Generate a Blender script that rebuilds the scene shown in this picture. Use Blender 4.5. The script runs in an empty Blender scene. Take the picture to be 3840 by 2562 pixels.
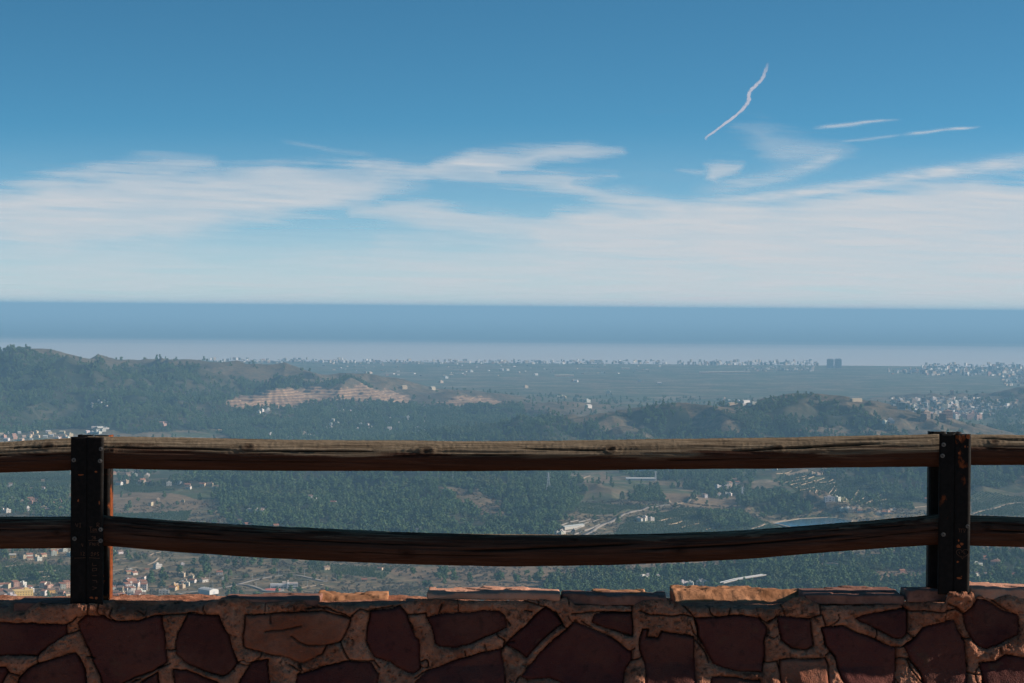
import bpy, bmesh, math, random
import numpy as np
from mathutils import Vector, Matrix

# ------------------------------------------------------------------ camera, world, sun, exposure
SC = bpy.context.scene
COL = SC.collection
EYE = np.array([0.0, 0.0, 1.65])
FPX = 8000.0                    # focal length in photo pixels (photo is 3840 x 2562)
PITCH = math.atan(128 / FPX)
ROLL = math.radians(0.45)
SUN_EL = math.radians(24)
SUN_AZ = math.radians(88.6)     # clockwise from the view direction (+Y)

_f = np.array([0, math.cos(PITCH), -math.sin(PITCH)])
_r0 = np.array([1.0, 0, 0])
_u0 = np.array([0, math.sin(PITCH), math.cos(PITCH)])
_r = math.cos(ROLL) * _r0 + math.sin(ROLL) * _u0
_u = -math.sin(ROLL) * _r0 + math.cos(ROLL) * _u0

cam_d = bpy.data.cameras.new("camera")
cam = bpy.data.objects.new("camera", cam_d)
COL.objects.link(cam)
cam.matrix_world = Matrix(((_r[0], _u[0], -_f[0], EYE[0]), (_r[1], _u[1], -_f[1], EYE[1]),
                           (_r[2], _u[2], -_f[2], EYE[2]), (0, 0, 0, 1)))
cam_d.sensor_fit = 'HORIZONTAL'
cam_d.sensor_width = 36.0
cam_d.lens = 36.0 * FPX / 3840
cam_d.clip_start = 0.1
cam_d.clip_end = 2.0e6
SC.camera = cam

SC.view_settings.view_transform = 'Standard'
SC.view_settings.look = 'None'
SC.view_settings.exposure = 0.8
SC.view_settings.gamma = 1.0
SC.view_settings.use_curve_mapping = False
SC.cycles.max_bounces = 5
SC.cycles.volume_bounces = 0
SC.cycles.transparent_max_bounces = 12
SC.cycles.use_denoising = True

world = bpy.data.worlds.new("World")
SC.world = world
world.use_nodes = True
wt = world.node_tree
for n in list(wt.nodes): wt.nodes.remove(n)
w_out = wt.nodes.new('ShaderNodeOutputWorld')
w_bg = wt.nodes.new('ShaderNodeBackground')
w_sky = wt.nodes.new('ShaderNodeTexSky')
w_sky.sky_type = 'NISHITA'
w_sky.sun_disc = False
w_sky.sun_elevation = SUN_EL
w_sky.sun_rotation = SUN_AZ
w_sky.altitude = 400
w_sky.air_density = 1.0
w_sky.dust_density = 0.6
w_sky.ozone_density = 1.6
w_tc = wt.nodes.new('ShaderNodeTexCoord')
w_sep = wt.nodes.new('ShaderNodeSeparateXYZ')
w_mx = wt.nodes.new('ShaderNodeMath'); w_mx.operation = 'MAXIMUM'; w_mx.inputs[1].default_value = 0.0
w_ma = wt.nodes.new('ShaderNodeMath'); w_ma.operation = 'MULTIPLY_ADD'; w_ma.inputs[1].default_value = 3.0; w_ma.inputs[2].default_value = 0.07
w_cmb = wt.nodes.new('ShaderNodeCombineXYZ')
w_hsv = wt.nodes.new('ShaderNodeHueSaturation')
w_hsv.inputs['Saturation'].default_value = 1.12
w_tint = wt.nodes.new('ShaderNodeMix'); w_tint.data_type = 'RGBA'; w_tint.blend_type = 'MULTIPLY'
w_tint.inputs[0].default_value = 1.0
w_tint.inputs[7].default_value = (0.53, 1.02, 1.0, 1)
wt.links.new(w_tc.outputs['Generated'], w_sep.inputs[0])
wt.links.new(w_sep.outputs[0], w_cmb.inputs[0]); wt.links.new(w_sep.outputs[1], w_cmb.inputs[1])
wt.links.new(w_sep.outputs[2], w_mx.inputs[0]); wt.links.new(w_mx.outputs[0], w_ma.inputs[0]); wt.links.new(w_ma.outputs[0], w_cmb.inputs[2])
wt.links.new(w_cmb.outputs[0], w_sky.inputs['Vector'])
wt.links.new(w_sky.outputs[0], w_hsv.inputs['Color'])
wt.links.new(w_hsv.outputs[0], w_tint.inputs[6])
wt.links.new(w_tint.outputs[2], w_bg.inputs['Color'])
w_bg.inputs['Strength'].default_value = 0.082
wt.links.new(w_bg.outputs[0], w_out.inputs['Surface'])

sun_d = bpy.data.lights.new("sun", 'SUN')
sun_d.energy = 4.8
sun_d.angle = math.radians(0.5)
sun_d.color = (1.0, 0.89, 0.78)
sun = bpy.data.objects.new("sun", sun_d)
COL.objects.link(sun)
sdir = Vector((math.sin(SUN_AZ) * math.cos(SUN_EL), math.cos(SUN_AZ) * math.cos(SUN_EL), math.sin(SUN_EL)))
sun.rotation_euler = sdir.to_track_quat('Z', 'Y').to_euler()
sun.location = (3, 0, 6)

# ------------------------------------------------------------------ helpers
def pix_dir(px, py):
    return _f * FPX + _r * (px - 1920.0) - _u * (py - 1281.0)

def at_y(px, py, Y):
    """The point on the upright plane y = Y seen through a photo pixel."""
    d = pix_dir(px, py)
    return EYE + d * (Y / d[1])

def project(p):
    v = np.asarray(p, float) - EYE
    k = FPX / v.dot(_f)
    return 1920 + v.dot(_r) * k, 1281 - v.dot(_u) * k

S = 1 / 0.611979                # from the 2350-wide reading of the photo to its own pixels

def _hash(ix, iy, iz, seed):
    h = (ix.astype(np.int64) * 374761393 + iy.astype(np.int64) * 668265263 + iz.astype(np.int64) * 2147483647 + seed * 1274126177) & 0xffffffff
    h = ((h ^ (h >> 13)) * 1274126177) & 0xffffffff
    h = ((h ^ (h >> 16)) * 2246822519) & 0xffffffff
    return ((h ^ (h >> 15)) & 0xffffff) / float(0xffffff)

def vn2(x, y, seed=0):
    x = np.asarray(x, float); y = np.asarray(y, float)
    x, y = np.broadcast_arrays(x, y)
    ix = np.floor(x); iy = np.floor(y); fx = x - ix; fy = y - iy
    fx = fx * fx * (3 - 2 * fx); fy = fy * fy * (3 - 2 * fy); z = np.zeros_like(ix)
    a = _hash(ix, iy, z, seed); b = _hash(ix + 1, iy, z, seed); c = _hash(ix, iy + 1, z, seed); d = _hash(ix + 1, iy + 1, z, seed)
    return (a * (1 - fx) + b * fx) * (1 - fy) + (c * (1 - fx) + d * fx) * fy

def vn3(x, y, z, seed=0):
    iz = np.floor(z); fz = z - iz; fz = fz * fz * (3 - 2 * fz)
    ix = np.floor(x); iy = np.floor(y); fx = x - ix; fy = y - iy
    fx = fx * fx * (3 - 2 * fx); fy = fy * fy * (3 - 2 * fy)
    out = 0
    for dz, wz in ((0, 1 - fz), (1, fz)):
        a = _hash(ix, iy, iz + dz, seed); b = _hash(ix + 1, iy, iz + dz, seed)
        c = _hash(ix, iy + 1, iz + dz, seed); d = _hash(ix + 1, iy + 1, iz + dz, seed)
        out = out + wz * ((a * (1 - fx) + b * fx) * (1 - fy) + (c * (1 - fx) + d * fx) * fy)
    return out

def fbm2(x, y, oct=4, seed=0, gain=0.5):
    s = 0; a = 1.0; t = 0
    for o in range(oct):
        s = s + a * (vn2(x * 2**o + 17.3 * o, y * 2**o - 9.1 * o, seed + o) * 2 - 1); t += a; a *= gain
    return s / t

def fbm3(x, y, z, oct=3, seed=0, gain=0.5):
    s = 0; a = 1.0; t = 0
    for o in range(oct):
        s = s + a * (vn3(x * 2**o + 3.7 * o, y * 2**o + 5.1 * o, z * 2**o, seed + o) * 2 - 1); t += a; a *= gain
    return s / t

def in_poly(x, y, poly):
    inside = np.zeros(x.shape, bool)
    n = len(poly)
    for i in range(n):
        x0, y0 = poly[i]; x1, y1 = poly[(i + 1) % n]
        if y0 == y1: continue
        c = ((y0 > y) != (y1 > y)) & (x < (x1 - x0) * (y - y0) / (y1 - y0) + x0)
        inside ^= c
    return inside

def poly_sd(x, y, poly):
    """Signed distance, negative inside."""
    d = np.full(x.shape, 1e18)
    n = len(poly)
    for i in range(n):
        x0, y0 = poly[i]; x1, y1 = poly[(i + 1) % n]
        ex, ey = x1 - x0, y1 - y0
        t = np.clip(((x - x0) * ex + (y - y0) * ey) / (ex * ex + ey * ey + 1e-12), 0, 1)
        d = np.minimum(d, (x - x0 - ex * t)**2 + (y - y0 - ey * t)**2)
    d = np.sqrt(d)
    return np.where(in_poly(x, y, poly), -d, d)

def tag(o, label=None, cat=None, group=None, kind=None):
    if label: o['label'] = label
    if cat: o['category'] = cat
    if group: o['group'] = group
    if kind: o['kind'] = kind
    return o

def link(o, parent=None):
    COL.objects.link(o)
    if parent is not None: o.parent = parent
    return o

def empty(name, loc=(0, 0, 0), rz=0.0):
    o = bpy.data.objects.new(name, None)
    o.location = loc; o.rotation_euler = (0, 0, rz); o.empty_display_size = 0.3
    return link(o)

def mesh_np(name, verts, faces, mats, parent=None, smooth=True, attrs=None, midx=None, loc=(0, 0, 0)):
    """verts (n,3) array, faces (m,k) array of one polygon size, or a list of such arrays."""
    me = bpy.data.meshes.new(name)
    verts = np.ascontiguousarray(verts, dtype=np.float32)
    if not isinstance(faces, list): faces = [faces]
    faces = [np.asarray(f, np.int32) for f in faces if len(f)]
    me.vertices.add(len(verts)); me.vertices.foreach_set('co', verts.ravel())
    nl = sum(f.size for f in faces); nf = sum(len(f) for f in faces)
    me.loops.add(nl); me.polygons.add(nf)
    faces = faces or [np.zeros((0, 4), np.int32)]
    me.loops.foreach_set('vertex_index', np.concatenate([f.ravel() for f in faces]))
    tot = np.concatenate([np.full(len(f), f.shape[1], np.int32) for f in faces])
    start = (np.cumsum(tot) - tot).astype(np.int32)
    if nf: me.polygons.foreach_set('loop_start', start)
    if smooth and nf: me.polygons.foreach_set('use_smooth', np.ones(nf, bool))
    if midx is not None: me.polygons.foreach_set('material_index', np.asarray(midx, np.int32))
    me.update(calc_edges=True); me.validate()
    if attrs:
        for k, v in attrs.items():
            a = me.attributes.new(k, 'FLOAT', 'POINT'); a.data.foreach_set('value', np.asarray(v, np.float32).ravel())
    for m in (mats if isinstance(mats, (list, tuple)) else [mats]): me.materials.append(m)
    o = bpy.data.objects.new(name, me); o.location = loc
    return link(o, parent)

def grid_faces(nr, nc, wrap=False):
    i = np.arange(nr - 1)[:, None]; j = np.arange(nc if wrap else nc - 1)[None, :]
    j2 = (j + 1) % nc
    return np.stack([i * nc + j, i * nc + j2, (i + 1) * nc + j2, (i + 1) * nc + j], -1).reshape(-1, 4)

class MB:
    """Collects boxes, prisms and tubes; build() links them as ONE mesh object."""
    def __init__(s): s.v = []; s.f = []; s.m = []
    def add(s, verts, faces, mi=0):
        k = len(s.v); s.v += [tuple(v) for v in verts]; s.f += [tuple(k + i for i in f) for f in faces]; s.m += [mi] * len(faces)
    def box(s, x0, x1, y0, y1, z0, z1, mi=0, T=None):
        vs = [(x0, y0, z0), (x1, y0, z0), (x1, y1, z0), (x0, y1, z0), (x0, y0, z1), (x1, y0, z1), (x1, y1, z1), (x0, y1, z1)]
        if T: vs = [tuple(T @ Vector(v)) for v in vs]
        s.add(vs, [(0, 3, 2, 1), (4, 5, 6, 7), (0, 1, 5, 4), (1, 2, 6, 5), (2, 3, 7, 6), (3, 0, 4, 7)], mi)
    def prism(s, pts, y0, y1, mi=0):
        """outline in x, z swept from y0 to y1"""
        n = len(pts)
        vs = [(p[0], y0, p[1]) for p in pts] + [(p[0], y1, p[1]) for p in pts]
        s.add(vs, [tuple(range(n)), tuple(range(2 * n - 1, n - 1, -1))] + [(i, i + n, (i + 1) % n + n, (i + 1) % n) for i in range(n)], mi)
    def slab(s, pts, z0, z1, mi=0):
        """outline in x, y swept from z0 to z1"""
        n = len(pts)
        vs = [(p[0], p[1], z0) for p in pts] + [(p[0], p[1], z1) for p in pts]
        s.add(vs, [tuple(range(n - 1, -1, -1)), tuple(range(n, 2 * n))] + [(i, (i + 1) % n, (i + 1) % n + n, i + n) for i in range(n)], mi)
    def tube(s, p0, p1, r0, r1=None, n=6, mi=0, cap=True):
        r1 = r0 if r1 is None else r1
        p0 = Vector(p0); p1 = Vector(p1); d = (p1 - p0).normalized()
        a = d.orthogonal().normalized(); b = d.cross(a)
        vs = []
        for p, r in ((p0, r0), (p1, r1)):
            for i in range(n):
                t = 2 * math.pi * i / n
                vs.append(tuple(p + a * (r * math.cos(t)) + b * (r * math.sin(t))))
        fs = [(i, (i + 1) % n, (i + 1) % n + n, i + n) for i in range(n)]
        if cap: fs += [tuple(range(n - 1, -1, -1)), tuple(range(n, 2 * n))]
        s.add(vs, fs, mi)
    def mesh(s, name, mats, smooth=False):
        me = bpy.data.meshes.new(name); me.from_pydata(s.v, [], s.f)
        for m in (mats if isinstance(mats, (list, tuple)) else [mats]): me.materials.append(m)
        me.polygons.foreach_set('material_index', np.array(s.m, np.int32))
        if smooth: me.polygons.foreach_set('use_smooth', np.ones(len(s.f), bool))
        me.update(); return me
    def build(s, name, mats, parent=None, smooth=False, loc=(0, 0, 0), rz=0.0):
        o = bpy.data.objects.new(name, s.mesh(name, mats, smooth)); o.location = loc; o.rotation_euler = (0, 0, rz)
        return link(o, parent)

# ---- node materials
class NT:
    def __init__(s, name):
        s.m = bpy.data.materials.new(name); s.m.use_nodes = True; s.t = s.m.node_tree
        for n in list(s.t.nodes): s.t.nodes.remove(n)
        s.out = s.n('ShaderNodeOutputMaterial'); s.b = s.n('ShaderNodeBsdfPrincipled')
        s.b.inputs['Specular IOR Level'].default_value = 0.25
        s.t.links.new(s.b.outputs[0], s.out.inputs['Surface'])
    def n(s, typ, **kw):
        n = s.t.nodes.new(typ)
        for k, v in kw.items(): setattr(n, k, v)
        return n
    def l(s, a, b): s.t.links.new(a, b)
    def val(s, sock, v):
        if hasattr(v, 'is_output'): s.l(v, sock)
        elif isinstance(v, (tuple, list)) and len(v) == 3 and sock.type == 'RGBA': sock.default_value = (*v, 1)
        else: sock.default_value = v
    def pos(s, kind='Object', scale=(1, 1, 1)):
        tc = s.n('ShaderNodeTexCoord'); mp = s.n('ShaderNodeMapping')
        mp.inputs['Scale'].default_value = scale; s.l(tc.outputs[kind], mp.inputs[0]); return mp.outputs[0]
    def geo(s, scale=(1, 1, 1)):
        g = s.n('ShaderNodeNewGeometry'); mp = s.n('ShaderNodeMapping')
        mp.inputs['Scale'].default_value = scale; s.l(g.outputs['Position'], mp.inputs[0]); return mp.outputs[0]
    def noise(s, vec, scale=1.0, detail=4, rough=0.55, dist=0.0):
        n = s.n('ShaderNodeTexNoise'); s.l(vec, n.inputs['Vector'])
        n.inputs['Scale'].default_value = scale; n.inputs['Detail'].default_value = detail
        n.inputs['Roughness'].default_value = rough; n.inputs['Distortion'].default_value = dist; return n.outputs['Fac']
    def vor(s, vec, scale=1.0, out='Color', feature='F1'):
        n = s.n('ShaderNodeTexVoronoi', feature=feature); s.l(vec, n.inputs['Vector']); n.inputs['Scale'].default_value = scale
        return n.outputs[out]
    def mr(s, v, a, b, c=0.0, d=1.0):
        n = s.n('ShaderNodeMapRange'); n.clamp = True; s.l(v, n.inputs[0])
        for i, q in enumerate((a, b, c, d)): s.val(n.inputs[i + 1], q)
        return n.outputs[0]
    def mix(s, f, a, b, mode='MIX'):
        n = s.n('ShaderNodeMix', data_type='RGBA', blend_type=mode); s.val(n.inputs[0], f); s.val(n.inputs[6], a); s.val(n.inputs[7], b); return n.outputs[2]
    def math(s, op, a, b=0.5):
        n = s.n('ShaderNodeMath', operation=op); s.val(n.inputs[0], a); s.val(n.inputs[1], b); return n.outputs[0]
    def attr(s, name):
        n = s.n('ShaderNodeAttribute', attribute_name=name); return n.outputs['Fac']
    def sep(s, v, i):
        n = s.n('ShaderNodeSeparateXYZ'); s.l(v, n.inputs[0]); return n.outputs[i]
    def col(s, c): s.val(s.b.inputs['Base Color'], c)
    def rough(s, c): s.val(s.b.inputs['Roughness'], c)
    def bump(s, h, strength=0.5, dist=0.01):
        n = s.n('ShaderNodeBump'); n.inputs['Strength'].default_value = strength; n.inputs['Distance'].default_value = dist
        s.l(h, n.inputs['Height']); s.l(n.outputs[0], s.b.inputs['Normal'])

def simple(name, col, rough=0.8, metal=0.0, var=0.0, scale=1.0):
    t = NT(name)
    if var:
        nz = t.noise(t.geo(), scale, 4)
        t.col(t.mix(t.mr(nz, 0.3, 0.7), tuple(c * (1 - var) for c in col), tuple(min(1, c * (1 + var)) for c in col)))
    else: t.col(col)
    t.rough(rough); t.b.inputs['Metallic'].default_value = metal
    return t.m
# ------------------------------------------------------------------ the land
VZ = 1.65 - 430.0               # height of the valley floor

# hills: crest points as (x, y in the 2350-wide photo, distance in metres), half width of the flanks
def crest(pts):
    out = []
    for x, y, D in pts:
        d = pix_dir(x * S, y * S)
        p = EYE + d * (D / math.hypot(d[0], d[1]))
        out.append((p[0], p[1], max(2.0, p[2] - VZ)))
    return out

HILLS = [
    (crest([(-420, 860, 8000), (-200, 838, 8300), (0, 810, 8600), (60, 803, 8600), (115, 804, 8600), (200, 824, 8900), (330, 828, 9300), (410, 825, 9300),
            (470, 832, 9200), (560, 845, 9100), (600, 858, 9050), (640, 868, 9000), (700, 877, 9000)]), 1750, 1),
    (crest([(640, 880, 9200), (700, 875, 9200), (755, 863, 9200), (820, 868, 9250), (860, 882, 9300), (900, 905, 9300)]), 520, 2),
    (crest([(-100, 900, 7700), (200, 905, 7700), (450, 925, 7800), (700, 938, 8000), (940, 930, 8200), (1080, 922, 8300), (1200, 924, 8200), (1250, 938, 8000), (1300, 968, 7700)]), 1150, 3),
    (crest([(1080, 1030, 6030), (1180, 1000, 6120), (1250, 978, 6210), (1350, 955, 6300), (1440, 940, 6345), (1500, 929, 6345), (1560, 926, 6345), (1640, 936, 6300),
            (1700, 960, 6210), (1760, 1000, 6075), (1800, 1030, 5940)]), 820, 4),
    (crest([(1620, 985, 6570), (1690, 945, 6570), (1760, 917, 6570), (1820, 905, 6570), (1880, 905, 6570), (1930, 914, 6525), (1990, 938, 6435), (2030, 966, 6345),
            (2080, 995, 6210), (2140, 1030, 6030)]), 900, 5),
    (crest([(2230, 935, 9900), (2260, 922, 9900), (2310, 900, 9900), (2350, 890, 9900), (2480, 870, 9900)]), 900, 6),
    (crest([(2180, 1010, 7600), (2350, 985, 7600), (2500, 975, 7600)]), 420, 7),
    (crest([(480, 1120, 5300), (650, 1095, 5200), (820, 1082, 5000), (960, 1082, 4900), (1080, 1105, 4700), (1180, 1150, 4450), (1260, 1210, 4150)]), 720, 8),
    (crest([(1850, 1075, 5700), (1980, 1062, 5600), (2100, 1050, 5500), (2350, 1030, 5400), (2600, 1030, 5400)]), 650, 9),
    (crest([(1240, 1375, 3330), (1300, 1330, 3400), (1360, 1316, 3420), (1430, 1330, 3420), (1500, 1355, 3400)]), 150, 10),
    (crest([(1780, 1160, 4520), (1850, 1128, 4560), (1900, 1150, 4500), (1980, 1176, 4420)]), 190, 11),
]

def sstep(a, b, x):
    t = np.clip((x - a) / (b - a), 0, 1); return t * t * (3 - 2 * t)

def land(X, Y, detail=True):
    """Height of the ground at X, Y (arrays)."""
    X = np.asarray(X, float); Y = np.asarray(Y, float)
    r = np.hypot(X, Y)
    wx = X + 70 * fbm2(X / 420, Y / 420, 3, 5); wy = Y + 70 * fbm2(X / 420 + 50, Y / 420, 3, 6)
    h = np.zeros(X.shape)
    for pts, w, sd in HILLS:
        P = np.array(pts)
        m = (r > 2500) & (X > P[:, 0].min() - w) & (X < P[:, 0].max() + w) & (Y > P[:, 1].min() - w) & (Y < P[:, 1].max() + w)
        if not m.any(): continue
        x = wx[m]; y = wy[m]; xr = X[m]; yr = Y[m]
        best = np.full(x.shape, 0.0)
        rv = 1 - np.abs(fbm2(xr / (w * 0.32), yr / (w * 0.32), 4, 30 + sd)) * 2.2
        fold = (0.42 * (1 - 2.4 * np.abs(fbm2(xr / (w * 0.22) + 5, yr / (w * 0.5), 3, 60 + sd))) - 0.14) * (0.45 if sd in (4, 5) else 0.9)
        for i in range(len(P) - 1):
            a, b = P[i], P[i + 1]
            ex, ey = b[0] - a[0], b[1] - a[1]; L = ex * ex + ey * ey
            # on the crest itself the warp fades out, so that the skyline stays where it is
            t0 = np.clip(((xr - a[0]) * ex + (yr - a[1]) * ey) / L, 0, 1)
            d0 = np.hypot(xr - a[0] - ex * t0, yr - a[1] - ey * t0)
            t1 = np.clip(((x - a[0]) * ex + (y - a[1]) * ey) / L, 0, 1)
            d1 = np.hypot(x - a[0] - ex * t1, y - a[1] - ey * t1)
            k = np.clip(d0 / (w * 0.3), 0, 1)
            d = d0 * (1 - k) + d1 * k
            t = t0 * (1 - k) + t1 * k
            hh = a[2] + (b[2] - a[2]) * t
            s = np.clip(d / w, 0, 1)
            prof = (1 - s) ** 1.6 * 0.45 + 0.55 * (0.5 + 0.5 * np.cos(math.pi * s))
            carve = 1 - 0.85 * np.clip(0.9 - rv, 0, 1) * np.clip(s * 3.5, 0, 1) * (1 - s) ** 0.6
            best = np.maximum(best, hh * prof * carve + hh * fold * np.clip(s * 4, 0, 1) * (1 - s))
        h[m] = np.maximum(h[m], best)
    if detail:
        h = h + (fbm2(X / 300, Y / 300, 4, 77) * 5 + 3) * sstep(14000, 9000, r)
        h = h + fbm2(X / 60, Y / 60, 3, 78) * np.clip(h / 30, 0, 1) * 2.5
    z = VZ + h
    z = np.where(Y > 16300, VZ + 0 - 6 * sstep(16300, 16900, Y), z)
    # the mountain the lookout stands on
    m = np.where(r < 7.2, -0.25, -0.25 - (r - 7.2) * 0.42 + 0.05 * (r - 7.2) * fbm2(X / 40, Y / 40, 4, 9) * sstep(7, 60, r))
    z = np.maximum(z, m)
    return z

def ground_at(px, py, d0=2600.0, d1=40000.0, n=1600):
    """Where the line of sight through a photo pixel meets the ground."""
    d = pix_dir(px, py); k = math.hypot(d[0], d[1])
    D = np.exp(np.linspace(math.log(d0), math.log(d1), n))
    X = EYE[0] + d[0] / k * D; Y = EYE[1] + d[1] / k * D; Z = EYE[2] + d[2] / k * D
    h = land(X, Y)
    b = np.nonzero(Z < h)[0]
    if len(b) == 0: return np.array([X[-1], Y[-1], h[-1]])
    i = b[0]
    if i == 0: return np.array([X[0], Y[0], h[0]])
    g0 = Z[i - 1] - h[i - 1]; g1 = Z[i] - h[i]; t = g0 / (g0 - g1)
    x = X[i - 1] + (X[i] - X[i - 1]) * t; y = Y[i - 1] + (Y[i] - Y[i - 1]) * t
    return np.array([x, y, float(land(np.array([x]), np.array([y]))[0])])

def gpoly(pts):                 # land polygon from points read in the 2350-wide photo
    xs_ = [p[0] for p in pts]; ys_ = [p[1] for p in pts]; far = 40000.0
    if min(xs_) >= 1100 and min(ys_) > 900 and max(ys_) <= 1062 and max(xs_) < 2130: far = 6750.0      # stays on the two middle hills
    elif max(xs_) < 1340 and min(ys_) < 900: far = 9800.0
    return [tuple(ground_at(x * S, y * S, d1=far)[:2]) for x, y in pts]

# land cover, as polygons on the ground
FOREST = [
    ([(-60, 812), (0, 815), (110, 812), (200, 835), (400, 838), (560, 860), (700, 880), (860, 885), (930, 930), (1190, 928), (1290, 955), (1330, 1000), (1200, 1060),
      (700, 1060), (500, 985), (300, 1000), (130, 985), (-60, 1000)], 1.0),
    ([(1120, 1030), (1250, 982), (1440, 945), (1560, 930), (1700, 965), (1780, 1005), (1780, 1060), (1100, 1060)], 0.8),
    ([(1650, 980), (1760, 922), (1850, 908), (1990, 942), (2080, 1000), (2120, 1060), (1700, 1060)], 0.9),
    ([(430, 1085), (560, 1060), (1290, 1060), (1300, 1100), (1360, 1130), (1300, 1180), (1275, 1215), (1270, 1245), (600, 1240), (535, 1200), (490, 1150), (470, 1110)], 0.97),
    ([(1250, 1400), (1262, 1335), (1330, 1308), (1440, 1322), (1560, 1318), (1700, 1292), (1840, 1285), (2000, 1272), (2140, 1262), (2350, 1262), (2350, 1400)], 0.9),
    ([(1950, 1060), (2350, 1050), (2350, 1120), (2200, 1135), (2150, 1160), (2050, 1145), (1960, 1110), (1900, 1085)], 0.85),
    ([(1640, 1215), (1620, 1190), (1680, 1178), (1730, 1195), (1740, 1212)], 1.0),
    ([(1690, 1120), (1800, 1128), (1860, 1170), (1840, 1182), (1700, 1165)], 0.9),
    ([(1420, 1070), (1560, 1070), (1700, 1080), (1740, 1110), (1620, 1120), (1590, 1105), (1450, 1100)], 0.6),
    ([(1450, 1125), (1500, 1122), (1530, 1150), (1460, 1155)], 0.9), ([(1560, 1120), (1640, 1112), (1720, 1135), (1640, 1145)], 0.85),
    ([(-20, 1120), (160, 1135), (160, 1185), (-20, 1185)], 0.55),
    ([(250, 1085), (430, 1085), (470, 1110), (330, 1118), (250, 1112)], 0.45),
    ([(-20, 1270), (160, 1262), (160, 1340), (-20, 1350)], 0.16),
    ([(250, 1255), (700, 1270), (900, 1300), (900, 1340), (640, 1330), (250, 1340)], 0.10),
    ([(2240, 920), (2350, 890), (2350, 985), (2200, 1000), (2260, 960)], 0.4),
    ([(1940, 1120), (2010, 1145), (2140, 1170), (2140, 1185), (1900, 1150)], 0.25),
    ([(880, 1335), (960, 1310), (1060, 1300), (1240, 1310), (1240, 1345), (1000, 1365)], 0.10),
]
CLEAR = [   # openings in the woods
    [(518, 928), (560, 905), (620, 898), (690, 890), (760, 893), (880, 893), (935, 908), (940, 924), (880, 922), (760, 918), (690, 922), (600, 935)],
    [(1000, 925), (1040, 910), (1100, 908), (1190, 920), (1150, 932), (1060, 938)],
    [(2000, 1308), (2140, 1306), (2140, 1330), (2020, 1338)],
    [(1000, 1118), (1060, 1112), (1160, 1160), (1200, 1205), (1120, 1190), (1040, 1150)],
    [(1380, 975), (1440, 960), (1480, 985), (1430, 1000)], [(1580, 940), (1640, 950), (1700, 985), (1650, 1000), (1590, 970)],
    [(1850, 978), (1920, 970), (2010, 985), (2050, 1010), (1900, 1010), (1830, 995)],
]
BROWN = [
    [(230, 826), (330, 830), (400, 826), (480, 832), (560, 846), (640, 868), (600, 874), (480, 858), (380, 842), (250, 838)],
    [(1380, 975), (1440, 960), (1480, 985), (1430, 1000)], [(1570, 935), (1650, 942), (1720, 985), (1650, 1000), (1590, 970)],
    [(1800, 955), (1900, 955), (2010, 960), (2060, 1000), (1900, 1010), (1800, 985)],
    [(1790, 1160), (1850, 1130), (1900, 1152), (1990, 1178), (1900, 1185)],
    [(250, 1135), (330, 1125), (470, 1150), (480, 1165), (440, 1178), (250, 1180)],
    [(990, 1110), (1070, 1105), (1180, 1165), (1220, 1215), (1100, 1195), (1030, 1150)],
    [(1300, 1110), (1390, 1078), (1400, 1108), (1310, 1118)], [(1460, 1130), (1560, 1132), (1700, 1138), (1720, 1165), (1560, 1160), (1480, 1150)],
    [(1990, 1162), (2060, 1158), (2070, 1172), (2010, 1178)], [(2000, 1308), (2140, 1306), (2140, 1330), (2020, 1338)],
    [(900, 1300), (1300, 1305), (1900, 1262), (1900, 1290), (1500, 1318), (1260, 1350), (1240, 1400), (950, 1400), (960, 1340)],
]
ORCHARD = [
    [(0, 1088), (160, 1082), (160, 1128), (0, 1112)], [(256, 1110), (330, 1100), (400, 1125), (300, 1130)],
    [(250, 1180), (440, 1172), (430, 1195), (250, 1188)], [(1310, 1150), (1480, 1160), (1560, 1158), (1400, 1180), (1330, 1178)],
    [(1400, 1240), (1440, 1190), (1560, 1165), (1700, 1170), (1760, 1200), (1900, 1175), (1960, 1230), (1400, 1245)],
    [(1790, 1085), (1950, 1100), (2100, 1150), (2000, 1165), (1930, 1150), (1800, 1110)], [(2230, 1130), (2350, 1140), (2350, 1185), (2230, 1180)],
    [(700, 1290), (900, 1305), (880, 1330), (720, 1310)], [(0, 1290), (160, 1300), (160, 1335), (0, 1350)],
]
QUARRY = [
    [(516, 928), (560, 903), (640, 896), (700, 888), (790, 893), (885, 893), (938, 908), (942, 924), (880, 924), (760, 920), (690, 924), (600, 937)],
    [(1000, 925), (1040, 911), (1100, 909), (1185, 921), (1150, 931), (1060, 936)],
]
G_FOREST = [(gpoly(p), d) for p, d in FOREST]
G_CLEAR = [gpoly(p) for p in CLEAR]
G_BROWN = [gpoly(p) for p in BROWN]
G_ORCH = [gpoly(p) for p in ORCHARD]
G_QUARRY = [gpoly(p) for p in QUARRY]

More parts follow.
